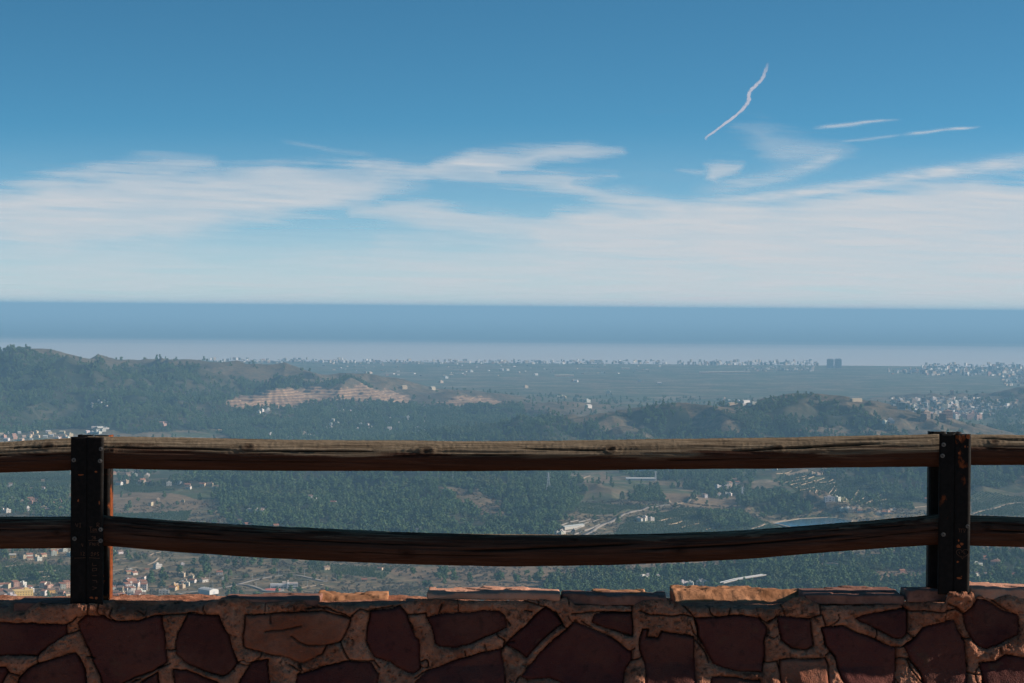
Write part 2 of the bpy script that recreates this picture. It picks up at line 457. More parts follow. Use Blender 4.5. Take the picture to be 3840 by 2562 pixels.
def cover(X, Y):
    """forest, brown, orchard, quarry, each 0..1, at points X, Y"""
    wx = X + 28 * fbm2(X / 130, Y / 130, 3, 41); wy = Y + 45 * fbm2(X / 130 + 9, Y / 130, 3, 42)
    f = np.zeros(X.shape); b = f.copy(); o = f.copy(); q = f.copy()
    for p, d in G_FOREST: f = np.maximum(f, in_poly(wx, wy, p) * d)
    for p in G_BROWN: b = np.maximum(b, in_poly(wx, wy, p) * 1.0)
    for p in G_CLEAR: f = np.where(in_poly(wx, wy, p), 0.12, f)
    for p in G_ORCH: o = np.maximum(o, in_poly(X, Y, p) * 1.0)
    for p in G_QUARRY: q = np.maximum(q, in_poly(X + 0.4 * (wx - X), Y + 0.4 * (wy - Y), p) * 1.0)
    # sun-facing slopes get thinner wood and browner ground, painting the sidelight into the colour
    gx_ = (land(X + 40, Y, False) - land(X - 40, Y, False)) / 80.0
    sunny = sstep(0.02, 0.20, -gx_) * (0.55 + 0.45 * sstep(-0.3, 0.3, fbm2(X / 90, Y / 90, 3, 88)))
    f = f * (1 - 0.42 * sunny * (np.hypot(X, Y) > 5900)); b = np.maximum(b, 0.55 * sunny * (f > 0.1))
    return f * (1 - q), b * (1 - q), o * (1 - np.minimum(f, 1)), q

# one sheet, finer where the photograph looks
az = np.concatenate([np.linspace(-180, -17, 56), np.linspace(-16, 16, 801), np.linspace(17, 180, 56)[:-1]])
rr = np.concatenate([[0.5, 3, 6, 7.2], np.exp(np.linspace(math.log(8), math.log(2600), 90)), np.exp(np.linspace(math.log(2610), math.log(11000), 760)),
                     np.exp(np.linspace(math.log(11050), math.log(18000), 110)), [22000, 40000, 90000, 300000]])
A, R = np.meshgrid(np.radians(az), rr)
X = np.sin(A) * R; Y = np.cos(A) * R
Z = land(X, Y)
cf, cb, co, cq = cover(X, Y)
chill = sstep(8, 35, land(X, Y, False) - VZ) * (R > 3000)
# quarry benches: steps cut into the flank
qm = cq > 0.5
step = 9.0
zq = np.floor((Z + fbm2(X / 90, Y / 90, 3, 3) * 4) / step) * step + 2.0
Z = np.where(qm, zq + fbm2(X / 20, Y / 20, 3, 4) * 1.6, Z)

def terrain_mat():
    t = NT('land_cover')
    g = t.geo()
    n1 = t.noise(g, 1 / 260, 6, 0.6); n2 = t.noise(g, 1 / 22, 5, 0.65); n3 = t.noise(g, 1 / 5, 3)
    # fields: stretched cells turned a little
    mp = t.n('ShaderNodeMapping'); mp.inputs['Rotation'].default_value = (0, 0, math.radians(24)); mp.inputs['Scale'].default_value = (1 / 170, 1 / 95, 0)
    t.l(g, mp.inputs[0])
    vc = t.vor(mp.outputs[0], 1.0, 'Color'); vr = t.sep(vc, 0); vg = t.sep(vc, 1)
    edge = t.vor(mp.outputs[0], 1.0, 'Distance', 'DISTANCE_TO_EDGE')
    green = t.mix(t.mr(vg, 0, 1), (0.040, 0.058, 0.026), (0.10, 0.115, 0.06))
    soil = t.mix(t.mr(vg, 0, 1), (0.16, 0.108, 0.066), (0.29, 0.215, 0.145))
    fld = t.mix(t.mr(vr, 0.66, 0.72), green, soil)
    fld = t.mix(t.mr(edge, 0.02, 0.035), (0.16, 0.125, 0.085), fld)
    fld = t.mix(t.mr(n2, 0.35, 0.7), fld, (0.035, 0.045, 0.022))
    # dry scrubland of the valley floor
    scr = t.mix(t.mr(n2, 0.42, 0.62), (0.082, 0.074, 0.042), (0.21, 0.148, 0.088))
    scr = t.mix(t.mr(n3, 0.5, 0.75, 0, 0.7), scr, (0.034, 0.038, 0.024))
    yy = t.sep(g, 1)
    base = t.mix(t.mr(t.math('ADD', yy, t.mr(n1, 0, 1, -1500, 1500)), 4300, 4900), scr, fld)
    soil_b = t.mix(t.mr(n2, 0.3, 0.7), (0.11, 0.074, 0.046), (0.24, 0.158, 0.096))
    soil_b = t.mix(t.mr(n3, 0.45, 0.7, 0, 0.6), soil_b, (0.05, 0.05, 0.03))
    base = t.mix(t.math('MULTIPLY', t.attr('brown'), 0.85), base, soil_b)
    upl = t.mix(t.mr(n2, 0.35, 0.65), (0.050, 0.046, 0.028), (0.145, 0.100, 0.062))
    upl = t.mix(t.mr(n3, 0.45, 0.7, 0, 0.7), upl, (0.03, 0.036, 0.02))
    base = t.mix(t.attr('upland'), base, upl)
    # orchards: rows of dark crowns on paler soil
    mo = t.n('ShaderNodeMapping'); mo.inputs['Rotation'].default_value = (0, 0, math.radians(-32)); t.l(g, mo.inputs[0])
    wv = t.n('ShaderNodeTexWave'); wv.inputs['Scale'].default_value = 0.055; wv.inputs['Distortion'].default_value = 1.5; wv.inputs['Detail'].default_value = 2
    t.l(mo.outputs[0], wv.inputs['Vector'])
    orch = t.mix(t.mr(wv.outputs['Fac'], 0.2, 0.6), (0.12, 0.105, 0.062), (0.034, 0.060, 0.024))
    base = t.mix(t.attr('orchard'), base, orch)
    fr = t.mix(t.mr(n2, 0.35, 0.65), (0.012, 0.020, 0.010), (0.032, 0.036, 0.020))
    fr = t.mix(t.mr(n1, 0.5, 0.68, 0, 0.6), fr, (0.070, 0.060, 0.036))
    base = t.mix(t.mr(t.attr('forest'), 0.2, 0.8), base, fr)
    qn = t.noise(t.geo((1 / 30, 1 / 30, 1 / 6)), 1.0, 5, 0.7)
    qr = t.mix(t.mr(qn, 0.32, 0.68), (0.11, 0.060, 0.042), (0.40, 0.265, 0.155))
    bn = t.n('ShaderNodeTexWave', bands_direction='Z'); bn.inputs['Scale'].default_value = 0.035; bn.inputs['Distortion'].default_value = 3.0; bn.inputs['Detail'].default_value = 3; bn.inputs['Detail Scale'].default_value = 0.02; t.l(g, bn.inputs['Vector'])
    qr = t.mix(t.mr(bn.outputs['Fac'], 0.62, 0.8, 0, 0.75), qr, (0.085, 0.055, 0.045))  # dark bands paint the shade of the quarry faces
    base = t.mix(t.attr('quarry'), base, qr)
    t.col(base); t.rough(0.95); t.b.inputs['Specular IOR Level'].default_value = 0.05
    t.bump(n2, 0.6, 4.0)
    return t.m

land_o = mesh_np('valley_terrain', np.stack([X, Y, Z], -1).reshape(-1, 3), grid_faces(len(rr), len(az), wrap=True)[:, ::-1], terrain_mat(),
                 attrs={'forest': cf, 'brown': cb, 'orchard': co, 'quarry': cq, 'upland': chill})
tag(land_o, kind='structure')

# ---- the sea
t = NT('sea_water')
g = t.geo((1 / 9000, 1 / 700, 0)); n = t.noise(g, 1.0, 4, 0.55, 0.3)
g2 = t.geo((1 / 30000, 1 / 260, 0)); nb = t.noise(g2, 1.0, 3, 0.5)
yy = t.sep(t.geo(), 1)
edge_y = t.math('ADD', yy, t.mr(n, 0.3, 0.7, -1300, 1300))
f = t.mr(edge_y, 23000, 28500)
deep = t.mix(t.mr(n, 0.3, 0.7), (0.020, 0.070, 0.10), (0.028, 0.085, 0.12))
calm_sheen = t.mix(t.mr(nb, 0.35, 0.65), (0.48, 0.44, 0.41), (0.53, 0.48, 0.44))  # pale base colour stands in for sky reflected off calm water
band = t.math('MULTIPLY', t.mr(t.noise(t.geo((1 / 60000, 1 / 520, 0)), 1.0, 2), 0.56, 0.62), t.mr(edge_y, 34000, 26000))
t.col(t.mix(t.math('MULTIPLY', band, 0.45), t.mix(f, calm_sheen, deep), calm_sheen))
t.rough(0.45); t.b.inputs['Specular IOR Level'].default_value = 0.12
sx = np.array([-300000, -60000, -20000, 0, 20000, 60000, 300000.0]); sy = np.array([15800, 20000, 30000, 60000, 120000, 200000, 300000.0])
gx, gy = np.meshgrid(sx, sy)
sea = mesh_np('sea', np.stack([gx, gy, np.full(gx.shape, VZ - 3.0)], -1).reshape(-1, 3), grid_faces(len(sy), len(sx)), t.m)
tag(sea, kind='structure')

# ---- the air between here and the coast
t = NT('haze_air')
t.t.nodes.remove(t.b)
pv = t.n('ShaderNodeVolumePrincipled')
pv.inputs['Color'].default_value = (0.30, 0.555, 0.78, 1)
pv.inputs['Density'].default_value = 5.3e-5
pv.inputs['Anisotropy'].default_value = 0.0
t.l(pv.outputs[0], t.out.inputs['Volume'])
hz = MB(); hz.box(-310000, 310000, -2000, 301000, VZ - 12, 30.0)
tag(hz.build('haze', t.m), kind='stuff', label='pale blue haze lying over the valley and the sea')

# ------------------------------------------------------------------ clouds: a thin high sheet far out over the sea
CR = 420000.0
NXc, NYc = 1180, 420
cx = np.linspace(-60, 2410, NXc)
CX = np.repeat(cx[None, :], NYc, 0)
CY = 250 + (1152.6 + 0.007854 * (cx[None, :] * S - 1920) - 250 * S) / S * np.linspace(0, 1, NYc)[:, None]

def soft_poly(poly, soft, warp=14, seed=0, sy=0.45):
    wx = CX + warp * 2.2 * fbm2(CX / 150, CY / 34, 4, 100 + seed); wy = CY + warp * sy * fbm2(CX / 130 + 7, CY / 30, 4, 140 + seed)
    sd = poly_sd(wx, wy, poly)
    fib = fbm2((CX + CY * 1.4) / 210 + seed, (CY - CX * 0.05) / 7.5, 5, 180 + seed, 0.62)
    fib2 = fbm2((CX - CY) / 120 + seed, CY / 22, 4, 190 + seed)
    return sstep(soft * 1.9, -soft * 2.3, sd + soft * (1.5 * fib + 1.4 * fib2)) * np.clip(0.93 + 0.32 * fib, 0, 1.1)

def stroke(pts, w0, w1, soft=1.0, seed=0):
    d = np.full(CX.shape, 0.0)
    wx = CX + 10 * fbm2(CX / 90, CY / 25, 3, 200 + seed); wy = CY + 3 * fbm2(CX / 70, CY / 20, 3, 230 + seed)
    n = len(pts) - 1; br = np.clip(0.95 + 0.75 * fbm2(CX / 60 + seed, CY / 8, 4, 260 + seed), 0, 1.2)
    for i in range(n):
        (x0, y0), (x1, y1) = pts[i], pts[i + 1]
        ex, ey = x1 - x0, y1 - y0
        t_ = np.clip(((wx - x0) * ex + (wy - y0) * ey) / (ex * ex + ey * ey), 0, 1)
        dd = np.hypot(wx - x0 - ex * t_, wy - y0 - ey * t_); w = w0 + (w1 - w0) * (i + t_) / n
        fade = np.clip(((i + t_) / n) * 5, 0, 1) * np.clip((1 - (i + t_) / n) * 5 + (pts[-1][0] > 2350), 0, 1)
        d = np.maximum(d, np.exp(-(dd / w) ** 2 * soft) * fade)
    return d * br

EL = 0.0
D = np.zeros(CX.shape)
def put(v, k):
    global D
    D = 1 - (1 - D) * (1 - np.clip(v * k, 0, 1))
wisp = 0.5 + 0.5 * fbm2((CX + CY * 1.6) / 190, (CY - CX * 0.06) / 13, 5, 300)
wisp2 = 0.5 + 0.5 * fbm2((CX - CY * 0.8) / 260, (CY + CX * 0.05) / 20, 5, 310)
put(soft_poly([(-60, 455), (20, 432), (120, 408), (240, 405), (330, 398), (430, 396), (560, 392), (640, 387), (830, 385), (900, 382), (960, 402), (975, 416), (880, 445), (845, 468), (700, 490), (560, 505),
               (480, 520), (330, 545), (160, 560), (-60, 545)], 16, 14, 1), 0.82 * (0.78 + 0.5 * wisp))
put(soft_poly([(120, 398), (240, 370), (370, 361), (475, 368), (490, 380), (400, 388), (300, 398), (200, 412)], 9, 12, 2), 0.55 * (0.6 + 0.6 * wisp))
put(soft_poly([(870, 388), (985, 385), (1000, 368), (1090, 346), (1230, 344), (1330, 334), (1430, 347), (1330, 360), (1235, 372), (1215, 385), (1150, 396), (1240, 402), (1420, 404), (1330, 416),
               (1400, 436), (1520, 452), (1600, 468), (1560, 490), (1430, 478), (1330, 450), (1240, 430), (1100, 415), (960, 405)], 9, 10, 3), 0.78 * (0.68 + 0.5 * wisp))
put(soft_poly([(805, 492), (880, 468), (1000, 468), (1080, 484), (1180, 494), (1290, 512), (1500, 530), (1300, 560), (1190, 542), (1030, 528), (900, 508)], 9, 10, 4), 0.8 * (0.75 + 0.4 * wisp))
put(soft_poly([(1270, 486), (1390, 474), (1500, 480), (1620, 463), (1800, 458), (1950, 442), (2100, 434), (2200, 424), (2420, 408), (2420, 640), (2000, 650), (1720, 632), (1520, 604), (1400, 590),
               (1240, 556), (1230, 530), (1330, 520), (1250, 500)], 15, 12, 5), 0.95 * (0.88 + 0.25 * wisp2))
put(soft_poly([(850, 545), (1000, 530), (1180, 545), (1400, 560), (1400, 590), (1200, 585), (1000, 570), (880, 565)], 14, 16, 6), 0.45 * wisp * 1.5)
put(soft_poly([(640, 590), (720, 578), (780, 592), (740, 606), (660, 602)], 12, 14, 7), 0.4)
put(soft_poly([(740, 622), (900, 605), (1100, 590), (1400, 585), (1800, 610), (2420, 640), (2420, 700), (1800, 680), (1300, 640), (1000, 640)], 22, 16, 8), 0.5)
put(soft_poly([(-60, 560), (200, 560), (420, 540), (500, 560), (380, 600), (150, 640), (-60, 600)], 30, 20, 9), 0.25)
put(stroke([(1560, 472), (1700, 460), (1800, 446), (1950, 430), (2100, 404), (2230, 388), (2420, 360)], 9, 15, 1, 1), 0.8)
put(soft_poly([(1695, 292), (1740, 288), (1800, 308), (1880, 330), (1938, 342), (1890, 366), (1800, 372), (1760, 352), (1730, 322)], 16, 12, 10), 0.42 * (0.5 + 0.9 * wisp2))
put(stroke([(1935, 344), (1890, 372), (1810, 400), (1700, 424), (1580, 442)], 12, 16, 1, 2), 0.42)
put(soft_poly([(1618, 378), (1655, 375), (1700, 379), (1692, 396), (1650, 420), (1628, 412), (1632, 396)], 6, 8, 11), 0.72)
put(stroke([(1545, 390), (1625, 396)], 3, 6, 1, 3), 0.35)
put(stroke([(1865, 294), (1960, 285), (2065, 274)], 3.5, 2.5, 1, 4), 0.5)
put(stroke([(2070, 308), (2150, 300), (2255, 290)], 4, 2, 1, 5), 0.62)
put(stroke([(1920, 326), (2000, 318), (2080, 308)], 3, 3, 1, 6), 0.25)
put(stroke([(640, 322), (760, 345), (870, 356)], 5, 5, 1, 7), 0.14)
put(stroke([(1480, 256), (1640, 240)], 6, 6, 1, 8), 0.05)
veil = sstep(440, 680, CY) ** 1.1
put(sstep(270, 500, CY), 0.20)
put(veil, 0.80 + 0.12 * sstep(0, 2000, CX))
edge_f = sstep(250, 262, CY)
D = np.clip(D * edge_f, 0, 0.93)
d0 = pix_dir(0, 0)
PX = CX * S; PY = CY * S
DX = _f[0] * FPX + _r[0] * (PX - 1920) - _u[0] * (PY - 1281)
DY = _f[1] * FPX + _r[1] * (PX - 1920) - _u[1] * (PY - 1281)
DZ = _f[2] * FPX + _r[2] * (PX - 1920) - _u[2] * (PY - 1281)
Lh = np.hypot(DX, DY)
KR = CR / (DY - 0.5 * DX)          # the sheet recedes towards the right
CVx, CVy, CVz = DX * KR, DY * KR, 1.65 + DZ * KR
t = NT('cirrus_ice')
t.t.nodes.remove(t.b)
tr = t.n('ShaderNodeBsdfTransparent'); df = t.n('ShaderNodeBsdfTranslucent'); d2 = t.n('ShaderNodeBsdfDiffuse'); ad = t.n('ShaderNodeAddShader'); mx = t.n('ShaderNodeMixShader')
df.inputs['Color'].default_value = (0.335, 0.290, 0.325, 1); d2.inputs['Color'].default_value = (0.335, 0.290, 0.325, 1)
fine = t.noise(t.geo((1 / 30000, 1 / 30000, 1 / 1500)), 1.0, 4, 0.6, 0.6)
al = t.math('MULTIPLY', t.attr('cover'), t.mr(fine, 0.25, 0.75, 0.82, 1.12))
up = t.n('ShaderNodeCombineXYZ')       # ice crystals scatter the sun whatever way the sheet faces
for i_, v_ in enumerate((0.75, 0.0, 0.66)): up.inputs[i_].default_value = v_
t.l(up.outputs[0], df.inputs['Normal']); t.l(up.outputs[0], d2.inputs['Normal'])
t.l(df.outputs[0], ad.inputs[0]); t.l(d2.outputs[0], ad.inputs[1])
t.l(al, mx.inputs[0]); t.l(tr.outputs[0], mx.inputs[1]); t.l(ad.outputs[0], mx.inputs[2]); t.l(mx.outputs[0], t.out.inputs['Surface'])
cl = mesh_np('cirrus_clouds', np.stack([CVx, CVy, CVz], -1).reshape(-1, 3), grid_faces(NYc, NXc), t.m, attrs={'cover': D})
tag(cl, kind='stuff', label='thin white cirrus clouds streaked low across the blue sky')
cl.visible_shadow = True

# short crooked vapour trail: a soft puffed tube about 60 km off
tp = [(1622, 322, 5, .25), (1619, 317, 7, .5), (1624, 312, 5.5, .8), (1640, 302, 5.5, 1), (1660, 287, 6.5, 1), (1685, 268, 7, 1), (1705, 251, 7.5, 1), (1713, 240, 8.5, 1), (1719, 228, 9, 1), (1718, 217, 8.5, 1),
      (1722, 208, 8, 1), (1733, 198, 7.5, 1), (1744, 188, 8, .95), (1752, 176, 8, .8), (1757, 163, 8.5, .6), (1761, 152, 8, .35), (1763, 143, 6, .05)]
tp = np.array(tp); q = np.linspace(0, len(tp) - 1, 240)
tx = np.interp(q, range(len(tp)), tp[:, 0]); ty = np.interp(q, range(len(tp)), tp[:, 1]); tw = np.interp(q, range(len(tp)), tp[:, 2]) * 0.85; ta = np.interp(q, range(len(tp)), tp[:, 3])
k = np.ones(9) / 9
tx = np.convolve(np.pad(tx, 4, 'edge'), k, 'valid'); ty = np.convolve(np.pad(ty, 4, 'edge'), k, 'valid')
CD = 60000.0
nth = 31; wv_ = np.linspace(-1, 1, nth)
tq = np.arange(240)
gx_, gy_ = np.gradient(tx), np.gradient(ty); gl = np.hypot(gx_, gy_)
wn = tw[:, None] * 0.78 * (1 + 0.25 * fbm2(tq[:, None] / 7.0, wv_[None, :] * 0 + np.sign(wv_)[None, :] * 5, 3, 12))
RX = tx[:, None] - gy_[:, None] / gl[:, None] * wn * wv_[None, :]; RY = ty[:, None] + gx_[:, None] / gl[:, None] * wn * wv_[None, :]
RDX = _f[0] * FPX + _r[0] * (RX * S - 1920) - _u[0] * (RY * S - 1281)
RDY = _f[1] * FPX + _r[1] * (RX * S - 1920) - _u[1] * (RY * S - 1281)
RDZ = _f[2] * FPX + _r[2] * (RX * S - 1920) - _u[2] * (RY * S - 1281)
KR2 = CD / (RDY - 0.5 * RDX)
V = np.stack([RDX * KR2, RDY * KR2, 1.65 + RDZ * KR2], -1)
dens = np.clip(1.35 * (1 - np.abs(wv_)[None, :] ** 1.5) + 0.8 * fbm2(tq[:, None] / 6.0, wv_[None, :] * 2.2, 4, 19) - 0.12, 0, 1) * (1 - np.abs(wv_)[None, :] ** 6) * ta[:, None]
t = NT('vapour'); t.t.nodes.remove(t.b)
tr = t.n('ShaderNodeBsdfTransparent'); df = t.n('ShaderNodeBsdfTranslucent'); d2 = t.n('ShaderNodeBsdfDiffuse'); ad = t.n('ShaderNodeAddShader'); mx = t.n('ShaderNodeMixShader')
df.inputs['Color'].default_value = (0.33, 0.335, 0.40, 1); d2.inputs['Color'].default_value = (0.33, 0.335, 0.40, 1)
up = t.n('ShaderNodeCombineXYZ')
for i_, v_ in enumerate((0.75, 0.0, 0.66)): up.inputs[i_].default_value = v_
t.l(up.outputs[0], df.inputs['Normal']); t.l(up.outputs[0], d2.inputs['Normal'])
t.l(df.outputs[0], ad.inputs[0]); t.l(d2.outputs[0], ad.inputs[1])
t.l(t.attr('cover'), mx.inputs[0]); t.l(tr.outputs[0], mx.inputs[1]); t.l(ad.outputs[0], mx.inputs[2]); t.l(mx.outputs[0], t.out.inputs['Surface'])
tb = mesh_np('vapour_trail', V.reshape(-1, 3), grid_faces(240, nth), t.m, attrs={'cover': dens * 0.9})
tag(tb, 'short crooked white vapour trail high in the clear blue sky', 'vapour trail')
# ------------------------------------------------------------------ the stone parapet
YF = 6.145                      # its front face at the top
def wz(x0):                     # readings of an enlarged strip of the photo, 2.35x, starting at (x0, 2150)
    return lambda pts: [(x0 + a / 2.35, 2150 + b / 2.35) for a, b in pts]
W1, W2, W3, W4 = wz(0), wz(950), wz(1900), wz(2840)
STONES = [  # outline, pale?
    (W1([(-130, 440), (585, 455), (580, 540), (430, 640), (325, 735), (-130, 735)]), 0),
    (W1([(680, 440), (760, 375), (900, 375), (950, 410), (1000, 432), (1200, 428), (1400, 380), (1425, 385), (1440, 520), (1475, 780), (1380, 840), (1200, 925), (1090, 975), (1000, 1060), (930, 1060), (880, 900), (780, 700), (690, 520)]), 0),
    (W1([(1645, 370), (1920, 385), (1950, 440), (2010, 560), (2040, 660), (2095, 790), (2010, 900), (1970, 915), (1830, 880), (1650, 800), (1545, 720), (1540, 650), (1565, 520), (1620, 420)]), 0.12),
    (W1([(320, 800), (560, 725), (650, 700), (690, 740), (750, 850), (770, 968), (770, 1060), (120, 1060), (165, 930), (270, 830)]), 0),
    (W1([(-100, 830), (50, 830), (70, 880), (20, 968), (10, 1060), (-100, 1060)]), 0),
    (W1([(1240, 968), (1300, 920), (1390, 870), (1400, 960), (1400, 1060), (1200, 1060)]), 0),
    (W1([(1520, 850), (1650, 860), (1760, 900), (1930, 968), (1950, 1060), (1560, 1060), (1530, 960)]), 0),
    ([(940, 2486), (1005, 2475), (1010, 2600), (890, 2600), (900, 2550)], 0),
    (W2([(-85, 380), (600, 345), (720, 360), (850, 410), (830, 480), (765, 610), (640, 640), (600, 720), (430, 790), (330, 755), (130, 715), (0, 690), (-90, 650)]), 0.8),
    (W2([(1030, 350), (1160, 330), (1290, 300), (1350, 370), (1390, 480), (1430, 570), (1465, 600), (1475, 840), (1410, 880), (1330, 860), (1200, 790), (1060, 740), (1020, 660), (995, 600), (1000, 480)]), 0),
    (W2([(1525, 395), (1600, 378), (2170, 335), (2220, 380), (2245, 490), (2060, 570), (1900, 630), (1780, 660), (1640, 650), (1600, 620), (1580, 480)]), 0),
    (W2([(390, 900), (600, 840), (800, 780), (1030, 780), (1080, 850), (1105, 890), (1090, 1060), (380, 1060)]), 0),
    (W2([(1440, 930), (1560, 850), (1850, 750), (2180, 670), (2210, 800), (2230, 968), (2240, 1060), (1380, 1060)]), 0.05),
    (W3([(350, 305), (390, 320), (430, 360), (500, 450), (440, 490), (300, 620), (170, 750), (100, 690), (0, 640), (0, 610), (150, 480), (280, 360)]), 0),
    (W3([(600, 445), (700, 470), (880, 550), (1060, 670), (1095, 690), (1105, 760), (1050, 850), (1020, 968), (1000, 1060), (560, 1060), (470, 960), (380, 930), (180, 935), (120, 905), (300, 700), (450, 560)]), 0),
    (W3([(765, 365), (830, 355), (1110, 350), (1115, 560), (960, 520), (755, 445)]), 0),
    (W3([(1200, 490), (1250, 495), (1240, 570), (1330, 580), (1370, 520), (1500, 540), (1655, 570), (1665, 900), (1670, 1060), (1220, 1060), (1215, 800), (1180, 690), (1175, 610)]), 0.1),
    (W3([(1655, 400), (1860, 400), (1980, 380), (2180, 390), (2240, 400), (2300, 480), (2280, 560), (2270, 780), (2250, 870), (2000, 850), (1820, 800), (1740, 660), (1690, 560), (1680, 480)]), 0),
    (W3([(1800, 900), (2230, 935), (2240, 1060), (1790, 1060)]), 0.25),
    (W4([(175, 390), (480, 405), (490, 640), (420, 680), (300, 670), (220, 600), (190, 500)]), 0),
    (W4([(570, 480), (760, 470), (870, 530), (1000, 570), (1110, 620), (1225, 655), (1215, 850), (1200, 1060), (860, 1060), (730, 900), (680, 740), (600, 620)]), 0),
    (W4([(880, 400), (1000, 360), (1300, 325), (1325, 330), (1320, 540), (1270, 580), (1200, 570), (1000, 470), (900, 430)]), 0),
    (W4([(1300, 640), (1400, 570), (1460, 490), (1600, 440), (1740, 415), (1800, 540), (1830, 600), (1840, 900), (1830, 1060), (1460, 1060), (1440, 900), (1350, 760)]), 0),
    (W4([(1940, 215), (2060, 260), (2180, 330), (2310, 375), (2325, 480), (2310, 560), (2200, 590), (2100, 640), (2010, 670), (1940, 640), (1880, 560), (1830, 440), (1820, 360), (1880, 310)]), 0),
    (W4([(1955, 790), (2100, 770), (2180, 715), (2350, 745), (2480, 780), (2480, 1060), (2000, 1060)]), 0),
    (W4([(190, 760), (600, 745), (620, 800), (610, 968), (610, 1060), (200, 1060)]), 0.75),
]
TOPLINE = (W1([(-400, 355), (0, 350), (200, 355), (340, 252), (375, 268), (600, 270), (632, 262), (660, 250), (770, 250), (790, 262), (800, 250), (960, 255), (985, 300), (1010, 335), (1200, 322), (1260, 350),
                 (1480, 335), (1700, 312), (1950, 222), (2150, 225), (2210, 262), (2350, 268)]) +
           W2([(60, 262), (200, 255), (440, 245), (470, 280), (540, 305), (565, 268), (900, 290), (1220, 285), (1410, 250), (1440, 222), (1530, 225), (1900, 245), (2200, 240)]) +
           W3([(0, 240), (150, 250), (180, 232), (260, 236), (280, 232), (420, 242), (520, 208), (560, 240), (600, 282), (760, 285), (1100, 292), (1200, 250), (1370, 228), (1500, 255), (1560, 292), (1980, 315), (2330, 320)]) +
           W4([(40, 310), (200, 290), (330, 200), (440, 215), (560, 285), (900, 290), (1280, 272), (1320, 250), (1640, 258), (1655, 150), (1900, 146), (1955, 190), (1900, 235), (2080, 240), (2220, 190), (2350, 225), (2600, 235)]))
tl = np.array([at_y(a, b, YF)[[0, 2]] for a, b in TOPLINE]); tl = tl[np.argsort(tl[:, 0], kind='stable')]

xs = np.concatenate([np.arange(-6, -1.72, 0.012), np.arange(-1.72, 1.72, 0.0028), np.arange(1.72, 6, 0.012)])
ztop = np.interp(xs, tl[:, 0], tl[:, 1])
ztop = np.where(np.abs(xs) > 1.62, 0.775 + 0.02 * fbm2(xs * 5, xs * 0, 3, 5), ztop)
k = np.ones(3) / 3; ztop = np.convolve(np.pad(ztop, 1, 'edge'), k, 'valid')
ztop = ztop + 0.0022 * fbm2(xs * 60, xs * 0 + 3, 3, 8)
nf1 = 105; nf2 = 90
zrows = np.concatenate([np.linspace(0, 1, nf1, endpoint=False), 1 + np.arange(nf2) * 0.03])
ZB = 0.515
def zrow(i):
    s = zrows[i]
    return ztop + (ZB - ztop) * s if s <= 1 else np.full_like(xs, ZB - (ZB + 0.25) * (i - nf1) / (nf2 - 1))
GZ = np.stack([zrow(i) for i in range(nf1 + nf2)]); GX = np.broadcast_to(xs, GZ.shape).copy()
nx_ = GX + 0.0045 * fbm2(GX * 26, GZ * 26, 3, 11); nz_ = GZ + 0.0045 * fbm2(GX * 26 + 5, GZ * 26, 3, 12)
SD = np.full(GX.shape, 9.0); PALE = np.zeros(GX.shape); TINT = np.zeros(GX.shape); QQ = 0
polys = []
for pts, pale in STONES:
    P = [tuple(at_y(a, b, YF - 0.02)[[0, 2]]) for a, b in pts]
    polys.append((P, pale, True))
random.seed(5)
for sx_, sz_ in ((0, -0.27), (0.35, -0.54), (-0.2, -0.8), (2.98, 0), (-2.98, 0), (3.2, -0.27), (-3.2, -0.27), (3.0, -0.55), (-3.0, -0.55)):
    for P, pale, main in [p for p in polys if p[2]]:
        Q = [(x + sx_, z + sz_) for x, z in P]
        zc = max(z for x, z in Q); xa = min(x for x, z in Q); xb = max(x for x, z in Q)
        if sx_ == 0 or abs(sx_) < 1:
            if zc > 0.50: 
                Q = [(x, min(z, 0.497)) for x, z in Q]
        else:
            if xa < 1.50 and xb > -1.50: continue
            if zc > 0.74: Q = [(x, z - 0.02) for x, z in Q]
        if any(in_poly(np.array([sum(x for x, z in Q) / len(Q)]), np.array([sum(z for x, z in Q) / len(Q)]), R_[0])[0] for R_ in polys): continue
        polys.append((Q, pale, False))
for P, pale, main in polys:
    QQ += 1
    xa = min(p[0] for p in P) - .03; xb = max(p[0] for p in P) + .03; za = min(p[1] for p in P) - .03; zb = max(p[1] for p in P) + .03
    m = (GX > xa) & (GX < xb) & (GZ > za) & (GZ < zb)
    if not m.any(): continue
    s = poly_sd(nx_[m], nz_[m], P)
    old = SD[m]; better = s < old
    new = np.where(better, s, old); SD[m] = new
    pm = PALE[m]; PALE[m] = np.where(better, pale, pm)
    tm = TINT[m]; TINT[m] = np.where(better, (QQ * 0.377) % 1.0, tm)
stone = SD < 0
lumps = 0.5 + 0.5 * fbm2(GX * 22, GZ * 22, 4, 21)
fine = fbm2(GX * 120, GZ * 120, 3, 23)
crk = np.exp(-(fbm2(GX * 9, GZ * 9, 3, 27) / 0.014) ** 2) * sstep(0.02, 0.2, fbm2(GX * 5, GZ * 5, 2, 28))
pits = sstep(0.62, 0.8, 0.5 + 0.5 * fbm2(GX * 95, GZ * 95, 2, 29)) * 0.004
out_m = 0.004 + 0.012 * lumps + 0.0016 * fine - 0.006 * crk - pits
edge_round = 0.009 * np.exp(-np.maximum(SD, 0) / 0.006)
tx_, tz_ = (TINT - 0.5) * 0.03, (TINT * 7 % 1 - 0.5) * 0.04
out_s = 0.003 + 0.0065 * fbm2(GX * 7, GZ * 7, 4, 31) + 0.0014 * fbm2(GX * 60, GZ * 60, 3, 33) + tx_ * 0.1 - 0.010 * np.exp(-np.maximum(-SD, 0) / 0.004) + PALE * (0.006 + 0.002 * fine)
